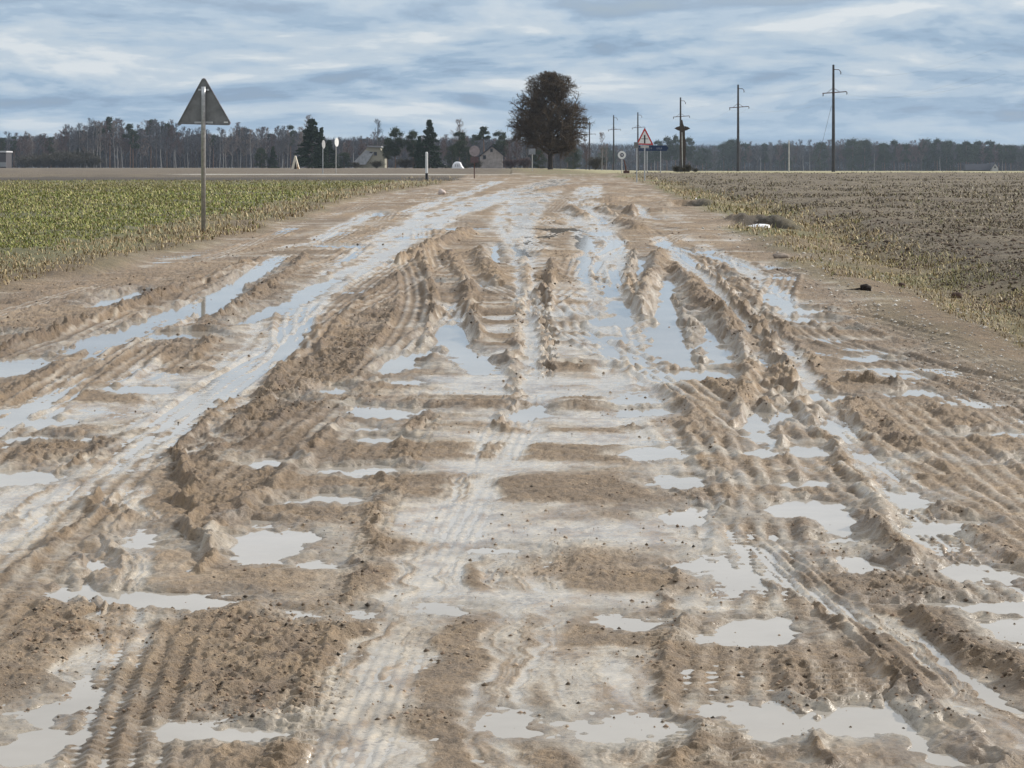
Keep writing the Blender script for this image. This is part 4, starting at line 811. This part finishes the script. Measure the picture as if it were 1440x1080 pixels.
# ================================================================ trees
def grow(hgt, seed, trunk_r, kids, ratio, ang, t0, env=None, up=.15, trunk_top=.92, droop=0, twig_w=.02, bend=.25):
    g = np.random.default_rng(seed); ns = 7; zz_ = np.linspace(0, hgt * trunk_top, ns + 1)
    wx_ = np.cumsum(g.normal(0, .012 * hgt, ns + 1)) * .6; wx_[0] = 0; wy_ = np.cumsum(g.normal(0, .012 * hgt, ns + 1)) * .6; wy_[0] = 0
    T = np.stack([wx_, wy_, zz_], 1); S = [(T[i_], T[i_ + 1], trunk_r * (1 - .85 * i_ / ns), trunk_r * (1 - .85 * (i_ + 1) / ns)) for i_ in range(ns)]
    segs = [np.array([np.concatenate([a, b, [r1, r2]]) for a, b, r1, r2 in S])]
    # parents: polyline start, dir, length, r
    n = kids[0]; tt = t0 + (1 - t0) * g.uniform(0, 1, n) ** .9; zp = tt * hgt * trunk_top
    p = np.stack([np.interp(zp, zz_, wx_), np.interp(zp, zz_, wy_), zp], 1); az = g.uniform(0, 2 * np.pi, n); el = np.radians(ang[0]) * (1 - .4 * tt) * g.uniform(.7, 1.3, n)
    d = np.stack([np.sin(el) * np.cos(az), np.sin(el) * np.sin(az), np.cos(el)], 1); L = ratio[0] * hgt * (1.15 - .75 * tt) * g.uniform(.6, 1.2, n); r = trunk_r * (.50 - .3 * tt)
    out_ = []
    for lv in range(len(kids)):
        if lv:
            k_ = kids[lv]; m = len(P0); par = np.repeat(np.arange(m), k_); tt = g.uniform(.22, 1.0, m * k_)
            p = P0[par] + (Pm[par] - P0[par]) * np.clip(tt * 2, 0, 1)[:, None] + (P1[par] - Pm[par]) * np.clip(tt * 2 - 1, 0, 1)[:, None]
            rv = g.normal(0, 1, (m * k_, 3)); dp = D0[par]; rv -= (rv * dp).sum(1)[:, None] * dp; rv /= np.linalg.norm(rv, axis=1)[:, None] + 1e-6
            a = np.radians(ang[lv]) * g.uniform(.6, 1.4, m * k_); d = dp * np.cos(a)[:, None] + rv * np.sin(a)[:, None]; d[:, 2] += up - droop * lv; d /= np.linalg.norm(d, axis=1)[:, None]
            L = L0[par] * ratio[lv] * g.uniform(.6, 1.25, m * k_) * (1.25 - .5 * tt); r = R0[par] * .5
        if env is not None:
            for _ in range(3):
                e = p + d * L[:, None]; rad = np.hypot(e[:, 0], e[:, 1]) * (1 + .07 * np.sin(3 * np.arctan2(e[:, 1], e[:, 0]) + e[:, 2] / hgt * 9) + .12 * np.sin(7 * np.arctan2(e[:, 1], e[:, 0]) + e[:, 2] / hgt * 17)) * np.random.default_rng(lv).uniform(.84, 1.12, len(L)); bad = (rad > env(e[:, 2] / hgt) * hgt) | (e[:, 2] > hgt) | (e[:, 2] < .03 * hgt); L = np.where(bad, L * .55, L)
        P0 = p; D0 = d; L0 = L; R0 = np.maximum(r, twig_w)
        bd_ = g.normal(0, bend * .3, d.shape); bd_[:, 2] += (up * .4 - droop * .5); Pm = p + d * (L * .5)[:, None] + bd_ * 0; d2 = d + bd_; d2 /= np.linalg.norm(d2, axis=1)[:, None]; P1 = Pm + d2 * (L * .5)[:, None]
        last = lv == len(kids) - 1
        if last: out_.append((P0, P1, np.full(len(P0), twig_w)))
        else:
            segs.append(np.concatenate([P0, Pm, R0[:, None], (R0 * .7)[:, None]], 1)); segs.append(np.concatenate([Pm, P1, (R0 * .7)[:, None], (R0 * .35)[:, None]], 1))
    return segs, out_[0], g
def prisms(S, n=3):
    a, b, r1, r2 = S[:, :3], S[:, 3:6], S[:, 6], S[:, 7]; d = b - a; d /= np.linalg.norm(d, axis=1)[:, None] + 1e-9
    ref = np.where(np.abs(d[:, 2:3]) > .8, np.array([[1., 0, 0]]), np.array([[0., 0, 1]])); u_ = np.cross(d, ref); u_ /= np.linalg.norm(u_, axis=1)[:, None]; v_ = np.cross(d, u_)
    V = np.zeros((len(S), 2 * n, 3))
    for j in range(n):
        an = 2 * np.pi * j / n; o_ = u_ * np.cos(an) + v_ * np.sin(an); V[:, j] = a + o_ * r1[:, None]; V[:, n + j] = b + o_ * r2[:, None]
    F = np.array([(j, (j + 1) % n, n + (j + 1) % n, n + j) for j in range(n)]); F = ((np.arange(len(S)) * 2 * n)[:, None, None] + F[None]).reshape(-1, 4)
    return V.reshape(-1, 3), F
def twigs(P0, P1, w_, g):
    d = P1 - P0; rv = g.normal(0, 1, d.shape); s_ = np.cross(d, rv); s_ /= np.linalg.norm(s_, axis=1)[:, None] + 1e-9
    V = np.stack([P0 - s_ * w_[:, None], P0 + s_ * w_[:, None], P1 + s_ * (w_ * .3)[:, None], P1 - s_ * (w_ * .3)[:, None]], 1)
    return V.reshape(-1, 3), (np.arange(len(P0)) * 4)[:, None] + np.array([[0, 1, 2, 3]])
def tufts(cen, rad, n, s0, s1, g, flatz=.8):
    """small leaf-sized faces in clumps"""
    k_ = g.integers(0, len(cen), n); v_ = g.normal(0, .48, (n, 3)); v_[:, 2] *= flatz; c_ = cen[k_] + v_ * rad[k_][:, None]
    a = g.normal(0, 1, (n, 3)); a /= np.linalg.norm(a, axis=1)[:, None]; b = np.cross(a, g.normal(0, 1, (n, 3))); b /= np.linalg.norm(b, axis=1)[:, None]
    L = g.uniform(s0, s1, n)[:, None]; V = np.stack([c_ - a * L, c_ - b * L * .45, c_ + a * L, c_ + b * L * .45], 1)
    return V.reshape(-1, 3), (np.arange(n) * 4)[:, None] + np.array([[0, 1, 2, 3]])
def cat_(parts):
    vs, fs, o_ = [], [], 0
    for V, F in parts: vs.append(V); fs.append(F + o_); o_ += len(V)
    return np.concatenate(vs), np.concatenate(fs)
KIND = {}
def bark(nm, c_): return M(nm, c_, rough=.95, scale=2.5, var=.35)
DARKB = bark('dark_bark', (.075, .065, .06)); BIRCH = bark('birch_bark', (.26, .25, .245)); TW1 = bark('grey_twigs', (.092, .094, .108)); TW2 = bark('reddish_twigs', (.11, .078, .076)); TW3 = bark('pale_twigs', (.20, .165, .15)); TW4 = bark('dark_brown_twigs', (.095, .070, .048))
SPR = bark('spruce_needles', (.030, .048, .026)); PIN = bark('pine_needles', (.045, .06, .035)); SHR = bark('shrub_twigs', (.07, .062, .045)); PBARK = bark('pine_bark', (.16, .10, .07))
def kind(nm, trunk, crown, tm, cm):
    a = npmesh(nm + '_trunk', *trunk); a.materials.append(tm); b = npmesh(nm + '_crown', *crown); b.materials.append(cm); KIND[nm] = (a, b)
def bare(nm, seed, tm, cm, env, kids=(22, 8, 6), ratio=(.30, .5, .5), ang=(42, 40, 45), t0=.3, tw=.0022, **k_):
    sg, (p0, p1, w_), g = grow(1.0, seed, .013, kids, ratio, ang, t0, env, twig_w=tw, **k_)
    kind(nm, prisms(sg[0], 6), cat_([prisms(np.concatenate(sg[1:]), 3), twigs(p0, p1, w_, g)]), tm, cm)
e1 = lambda h_: .17 * np.sqrt(np.clip(1 - ((h_ - .66) / .36) ** 2, 0, 1)) + .01
e2 = lambda h_: .26 * np.sqrt(np.clip(1 - ((h_ - .62) / .40) ** 2, 0, 1)) + .01
e3 = lambda h_: .12 * np.sqrt(np.clip(1 - ((h_ - .68) / .33) ** 2, 0, 1)) + .01
bare('birch', 11, BIRCH, TW1, e1); bare('birch2', 12, BIRCH, TW3, e3, up=.25); bare('aspen', 13, DARKB, TW1, e1, up=.2); bare('alder', 14, DARKB, TW2, e2); bare('maple', 15, DARKB, TW3, e2, t0=.2, kids=(26, 8, 7)); bare('willow', 16, DARKB, TW1, e2, t0=.15); bare('reddish', 17, DARKB, TW2, e1, t0=.12, kids=(30, 8, 6))
def spruce(nm, seed, wid=.24, pointed=1.0, n=9000, s=(.012, .03)):
    g = np.random.default_rng(seed); nb = 170; h_ = g.uniform(.06, .97, nb) ; az = g.uniform(0, 6.28, nb); L = wid * (1 - h_) ** pointed * g.uniform(.65, 1.15, nb) + .015
    st = np.stack([0 * h_, 0 * h_, h_], 1); en = np.stack([np.cos(az) * L, np.sin(az) * L, h_ - .25 * L + .02], 1)
    sg = np.concatenate([st, en, np.full((nb, 1), .004), np.full((nb, 1), .001)], 1); k_ = g.integers(0, nb, n); t_ = g.uniform(.15, 1, n) ** .7
    c_ = st[k_] + (en[k_] - st[k_]) * t_[:, None] + g.normal(0, .010, (n, 3)); c_[:, 2] -= np.abs(g.normal(0, .014, n))
    a = g.normal(0, 1, (n, 3)) * .5 + (en - st)[k_] * 4; a /= np.linalg.norm(a, axis=1)[:, None]; b = np.cross(a, g.normal(0, 1, (n, 3))); b /= np.linalg.norm(b, axis=1)[:, None]; Ls = g.uniform(*s, n)[:, None]
    V = np.stack([c_ - a * Ls, c_ - b * Ls * .35, c_ + a * Ls, c_ + b * Ls * .35], 1).reshape(-1, 3)
    tr = np.array([[0, 0, 0, 0, 0, 1, .016, .002]]); kind(nm, prisms(tr, 6), cat_([prisms(sg, 3), (V, (np.arange(n) * 4)[:, None] + np.array([[0, 1, 2, 3]]))]), DARKB, SPR)
spruce('spruce', 21); spruce('spruce2', 22, .34, .8, 11000); spruce('spruce3', 23, .19, 1.0)
def pine(nm, seed, crown0=.55, wid=.14, n=5000, blobs=16, cm=None):
    g = np.random.default_rng(seed); h_ = crown0 + (1 - crown0) * g.uniform(0, .95, blobs); az = g.uniform(0, 6.28, blobs); rr_ = wid * np.sqrt(np.clip(1.05 - ((h_ - crown0 - .15) / (1 - crown0)) ** 2, .05, 1)) * g.uniform(.2, 1, blobs)
    cen = np.stack([np.cos(az) * rr_, np.sin(az) * rr_, h_], 1); cen[0] = (0, 0, .95); rad = g.uniform(.035, .07, blobs) * (wid / .14)
    sg = np.concatenate([np.stack([0 * h_, 0 * h_, h_ - .04], 1), cen, np.full((blobs, 1), .006), np.full((blobs, 1), .002)], 1); V, F = tufts(cen, rad, n, .008, .022, g, .7)
    tr = np.array([[0, 0, 0, .005, 0, .5, .014, .011], [.005, 0, .5, 0, 0, .95, .011, .004]]); kind(nm, prisms(tr, 6), cat_([prisms(sg, 3), (V, F)]), PBARK, cm or PIN)
pine('pine', 31); pine('pine2', 32, .62, .11, 4000, 11); pine('pine3', 33, .35, .24, 9000, 30); pine('bushypine', 34, .08, .30, 9000, 40)
def shrub(nm, seed, wid=.6, n=60, cm=None):
    sg, (p0, p1, w_), g = grow(1.0, seed, .012, (n, 8, 6), (.75, .45, .5), (50, 40, 45), .0, lambda h_: wid * np.sqrt(np.clip(1 - (h_ * .98) ** 2.5, 0.02, 1)), up=.12, twig_w=.006, trunk_top=.35)
    kind(nm, prisms(sg[0], 5), cat_([prisms(np.concatenate(sg[1:]), 3), twigs(p0, p1, w_, g)]), DARKB, cm or SHR)
shrub('shrub', 41); shrub('shrub2', 42, .9, 80); shrub('redshrub', 43, .55, 70, TW2)
def plant(kd, u, vtop, y, label, cat, name='tree', group=None, wk=1.0, rz=None, parts=True, g0=None):
    x_ = wpx(u, y); g0 = zat(x_, y) if g0 is None else g0; hh = xz(0, vtop, y)[1] - g0
    t = thing(name, label, cat, x_, y, random.uniform(0, 6.28) if rz is None else rz, group, g0 - .1); t.scale = (hh * wk, hh * wk, hh)
    for nm, me in zip(('trunk', 'crown'), KIND[kd]): o = bpy.data.objects.new(nm, me); COL.objects.link(o); o.parent = t
    return t
random.seed(5)
# --- the big dense bare tree by the crossing
y0 = 262.0; x0 = wpx(774, y0); g0 = zat(x0, y0); HT = xz(0, 99, y0)[1] - g0
def envb(h_): return np.interp(h_, [0, .06, .16, .3, .5, .7, .85, .95, 1.0], [.05, .12, .27, .39, .44, .42, .33, .21, .06]) 
sg, (p0, p1, w_), g = grow(HT, 77, .30, (140, 9, 8, 5), (.42, .50, .55, .5), (74, 45, 50, 50), .15, envb, up=.09, droop=.06, twig_w=.0105, trunk_top=.92, bend=.6)
t = thing('big_tree', 'big dense dark bare tree with a domed crown at the far end of the road', 'tree', x0, y0)
a = npmesh('trunk', *prisms(sg[0], 9)); a.materials.append(bark('big_trunk_bark', (.05, .042, .036))); link('trunk', a, None, t)
V1 = prisms(np.concatenate(sg[1:]), 3); V2 = twigs(p0, p1, w_, g); b = npmesh('crown', *cat_([V1, V2])); b.materials.append(TW4); link('crown', b, None, t)
# sprouting stems by its trunk
plant('reddish', 788, 196, 263, 'slim bushy sapling standing close to the right of the big tree trunk', 'tree', 'young_tree', wk=.6)
# --- homestead and hedgerow trees
H = [('spruce2', 439, 166, 440, 'broad dark spruce, leftmost of the homestead, beside the bright white sign', 1.35), ('spruce2', 463, 196, 450, 'low dark spruce right behind the bright white round sign', 1.3), ('spruce', 452, 178, 446, 'slimmer dark spruce between the two broad ones at the left of the homestead', 1.0),
     ('maple', 432, 160, 470, 'pale leafless tree rising just above the broad dark spruce', .9), ('birch', 530, 166, 545, 'tall thin bare birch behind the pale grey cottage', .7), ('pine3', 556, 179, 470, 'dark round-topped pine right of the pale grey cottage', 1.0), ('pine3', 545, 194, 480, 'lower dark pine against the right side of the cottage', .9),
     ('pine3', 581, 183, 470, 'dark pine left of the pointed spruce', .9), ('spruce2', 604, 167, 440, 'pointed dark spruce right behind the white marker post', .95), ('spruce', 590, 190, 445, 'small dark spruce filling the gap left of the pointed one', 1.2), ('alder', 628, 188, 500, 'bare brownish tree between the pointed spruce and the domed shelter', 1.0),
     ('maple', 645, 166, 520, 'pale fan-shaped leafless tree above the dark conifer', 1.0), ('pine3', 646, 184, 480, 'dark conifer in front of the pale fan-shaped tree', .8), ('bushypine', 636, 204, 470, 'low dark conifer just behind the white domed shelter', 1.0), ('bushypine', 657, 206, 472, 'low dark conifer left of the grey farmhouse', .9), ('pine2', 680, 178, 540, 'ragged pine above the left roof of the grey farmhouse', 1.3), ('pine3', 702, 184, 545, 'dark pine above the right roof of the grey farmhouse', .9),
     ('alder', 716, 196, 480, 'bare brown tree right of the grey farmhouse', 1.1), ('reddish', 728, 192, 470, 'bushy reddish bare tree left of the grey sign', 1.1), ('willow', 742, 182, 490, 'bare grey tree half behind the left side of the big tree', 1.0), ('bushypine', 758, 210, 400, 'low dark evergreen under the left side of the big tree', 1.2), ('redshrub', 718, 218, 420, 'reddish bare shrub in front of the trees right of the farmhouse', 1.4), ('redshrub', 738, 216, 420, 'brown bare shrub beside the grey sign post', 1.3),
     ('bushypine', 806, 208, 430, 'bluish dark evergreen bush right of the big tree', 1.1), ('reddish', 824, 192, 330, 'small rusty brown bushy tree right of the big tree', 1.25), ('shrub', 838, 214, 350, 'low brown shrub right of the rusty brown tree', 1.2), ('birch2', 846, 184, 300, 'thin pale bare birch sapling left of the small round sign', .9), ('birch2', 853, 200, 296, 'shorter thin sapling next to the pale birch sapling', .9),
     ('shrub2', 530, 222, 430, 'dark shrub in front of the pale grey cottage', 1.2), ('shrub2', 570, 219, 440, 'brown shrub under the dark pines', 1.5), ('shrub', 500, 224, 470, 'low shrub at the left corner of the cottage', 1.2), ('alder', 490, 196, 560, 'bare brown tree left of the cottage', 1.2), ('reddish', 510, 194, 570, 'bushy bare tree behind the cottage roof', 1.3), ('bushypine', 484, 214, 520, 'low dark evergreen at the left of the cottage', 1.6),
     ('willow', 400, 176, 600, 'bare grey tree left of the broad dark spruce', 1.1), ('bushypine', 368, 208, 560, 'low dark conifer under the left wood, right of the big sign', 1.1), ('spruce', 384, 205, 560, 'small dark spruce left of the tiny hut', 1.3), ('shrub2', 612, 224, 455, 'dark shrub behind the parked car', 1.5), ('shrub2', 668, 222, 470, 'dark shrub against the left corner of the farmhouse', 1.3)]
for kd, u_, v_, y_, lb, wk in H:
    plant(kd, u_, v_, y_, lb, 'shrub' if 'shrub' in kd else 'tree', {'s': 'spruce_tree' if 'spruce' in kd else 'shrub'}.get(kd[0], 'pine_tree' if 'pine' in kd else 'shrub' if 'shrub' in kd else 'bare_tree'), wk=wk)
for u_, v_, y_, lb in ((951, 228, 214, 'bare shrub at the left foot of the dark wayside cross'), (967, 226, 214.6, 'bare shrub at the right foot of the dark wayside cross'), (978, 233, 215.5, 'lowest sprawling shrub right of the wayside cross'), (961, 232, 213, 'small shrub right in front of the wayside cross')):
    plant('shrub2', u_, v_, y_, lb, 'shrub', 'shrub', wk=.8)
# --- woods
LT = [(-60, 180), (0, 180), (20, 186), (45, 176), (70, 180), (95, 174), (112, 172), (135, 163), (165, 161), (190, 172), (215, 167), (238, 164), (262, 178), (300, 180), (322, 176), (343, 169), (370, 178), (400, 176), (430, 178), (470, 188), (500, 188), (530, 186), (560, 190), (640, 186), (700, 186), (760, 190), (800, 196)]
RT = [(780, 206), (850, 207), (900, 208), (935, 196), (955, 196), (975, 206), (1000, 205), (1030, 197), (1060, 199), (1100, 196), (1150, 197), (1200, 195), (1260, 196), (1300, 195), (1350, 198), (1400, 199), (1440, 201), (1520, 204)]
def top(T, u_): return float(np.interp(u_, [a for a, b in T], [b for a, b in T]))
def row(T, u0, u1, n, ya, yb, kinds, wts, jit, grp, labels, tops=0):
    for i_ in range(n):
        u_ = u0 + (u1 - u0) * (i_ + random.uniform(.1, .9)) / n; kd = random.choices(kinds, wts)[0]; y_ = random.uniform(ya, yb); v_ = top(T, u_) + random.uniform(-1.5, jit)
        plant(kd, u_, v_, y_, labels['pine' if 'pine' in kd else 'spruce' if 'spruce' in kd else 'birch' if 'birch' in kd else 'x'], 'tree', 'pine_tree' if 'pine' in kd else 'spruce_tree' if 'spruce' in kd else 'birch_tree' if 'birch' in kd else 'bare_tree', grp, wk=random.uniform(.85, 1.25))
row(LT, -30, 420, 96, 800, 850, ['birch', 'birch2', 'aspen', 'alder', 'willow', 'reddish', 'pine', 'pine2', 'maple'], [5, 3, 4, 3, 3, 3, 2.2, 1.2, 1.2], 16, 'trees along the edge of the left wood', dict(pine='dark pine among the bare trees of the left wood', spruce='x', birch='pale-stemmed bare birch at the edge of the left wood', x='dark-stemmed bare tree at the edge of the left wood'))
row(LT, 420, 800, 56, 800, 850, ['birch', 'aspen', 'alder', 'reddish', 'pine2', 'maple'], [3, 4, 4, 4, 1.5, 1], 12, 'trees of the wood behind the homestead', dict(pine='dark pine of the far wood behind the homestead', birch='bare birch of the far wood behind the homestead', x='bare tree of the far wood behind the homestead', spruce='x'))
row(RT, 800, 1480, 120, 1180, 1240, ['birch', 'aspen', 'alder', 'reddish', 'pine', 'pine3', 'bushypine', 'willow'], [2, 3, 3, 4, 0, 4, 3.5, 2], 7, 'trees along the edge of the right wood', dict(pine='dark pine at the edge of the distant right wood', birch='bare birch at the edge of the distant right wood', x='bare tree at the edge of the distant right wood', spruce='x'))
for u_, v_ in ((925, 197), (938, 192), (950, 190), (969, 193)): plant('pine3', u_, v_, 1100, {925: 'ragged pine standing clear above the wood left of the wayside cross, leftmost', 938: 'broad ragged pine above the wood left of the wayside cross', 950: 'pale ragged pine just left of the wayside cross', 969: 'ragged pine just right of the wayside cross'}[u_], 'tree', 'pine_tree', wk=.7)
# the depth of the woods, which reads as one mass
def wood_mass(name, T, u0, u1, n, ya, yb, kinds, brush_h, nb, label, lower=.9):
    vs, fs, cs, o_ = [], [], [], 0; g = np.random.default_rng(len(name) * 7)
    pal = dict(birch=(.078, .080, .095), aspen=(.066, .070, .084), alder=(.068, .056, .06), reddish=(.085, .06, .064), pine=(.028, .038, .034), pine3=(.026, .035, .032), spruce=(.03, .045, .03))
    for i_ in range(n):
        kd = kinds[int(g.integers(0, len(kinds)))]; y_ = g.uniform(ya, yb); u_ = g.uniform(u0, u1); x_ = wpx(u_, y_); g0 = float(base(np.array([x_]), np.array([y_]))[0]); hh = (xz(0, top(T, u_) + g.uniform(2, 14), y_)[1] - g0) * lower
        a = g.uniform(0, 6.28)
        for me in KIND[kd]:
            k_ = len(me.vertices); V = np.empty(k_ * 3, np.float32); me.vertices.foreach_get('co', V); V = V.reshape(-1, 3) * hh; F = np.empty(len(me.loops), np.int32); me.loops.foreach_get('vertex_index', F); F = F.reshape(-1, 4)
            if 'crown' in me.name: F = F[g.uniform(0, 1, len(F)) < .6]
            V = np.stack([V[:, 0] * math.cos(a) - V[:, 1] * math.sin(a) + x_, V[:, 0] * math.sin(a) + V[:, 1] * math.cos(a) + y_, V[:, 2] + g0 - .2], 1)
            vs.append(V); fs.append(F + o_); cs.append(np.tile(np.array(pal[kd]) * g.uniform(.7, 1.3), (k_, 1))); o_ += k_
    x_ = g.uniform(u0, u1, nb); y_ = g.uniform(ya - 8, yb, nb); xx = (x_ - U0) * y_ / FPX; z_ = base(xx, y_) + brush_h * g.uniform(0, 1, nb) ** 1.3; L = g.uniform(.5, 1.6, nb); a = g.normal(0, .5, (nb, 2))
    P0_ = np.stack([xx, y_, z_], 1); P1_ = P0_ + np.stack([a[:, 0] * L, a[:, 1] * L, L], 1); V, F = twigs(P0_, P1_, np.full(nb, .06), g)
    vs.append(V); fs.append(F + o_); cs.append(np.repeat(np.array([(.045, .043, .05)]) * g.uniform(.5, 1.4, (nb, 1)), 4, 0))
    link(name, npmesh(name, np.concatenate(vs), np.concatenate(fs), False, np.concatenate(cs)), attrmat(name + '_bark', .95), label=label, category='wood', kind='stuff')
wood_mass('left_wood', LT, -60, 810, 330, 860, 960, ['birch', 'aspen', 'alder', 'reddish', 'pine', 'pine3'], 10, 170000, 'deep mass of bare trees and undergrowth of the left wood')
wood_mass('right_wood', RT, 780, 1520, 330, 1245, 1340, ['aspen', 'alder', 'reddish', 'pine', 'pine3', 'reddish'], 13, 170000, 'deep mass of the distant right wood')
for i_, (u_, v_, y_, wk) in enumerate(((38, 214, 760, 1.3), (62, 210, 752, 1.4), (88, 206, 748, 1.4), (112, 206, 750, 1.4), (130, 214, 745, 1.3), (50, 216, 745, 1.3), (100, 212, 742, 1.4), (75, 213, 741, 1.3))):
    plant('shrub2', u_, v_, y_, 'tall dark shrub of the thicket in front of the left wood', 'shrub', 'shrub', 'shrubs of the thicket at the far left', wk=wk)

# ---------------------------------------------------------------- the air
mh = bpy.data.materials.new('haze'); mh.use_nodes = True; th = mh.node_tree; th.nodes.clear()
pv = N(th, 'ShaderNodeVolumePrincipled'); pv.inputs['Color'].default_value = (.62, .74, .90, 1); pv.inputs['Density'].default_value = .00010; pv.inputs['Anisotropy'].default_value = .2
oo = N(th, 'ShaderNodeOutputMaterial'); th.links.new(pv.outputs[0], oo.inputs['Volume'])
hb = MB().box(0, 800, 14, 3000, 1800, 32).build('haze', mh, None, kind='stuff', label='pale blue haze over the fields', category='haze')
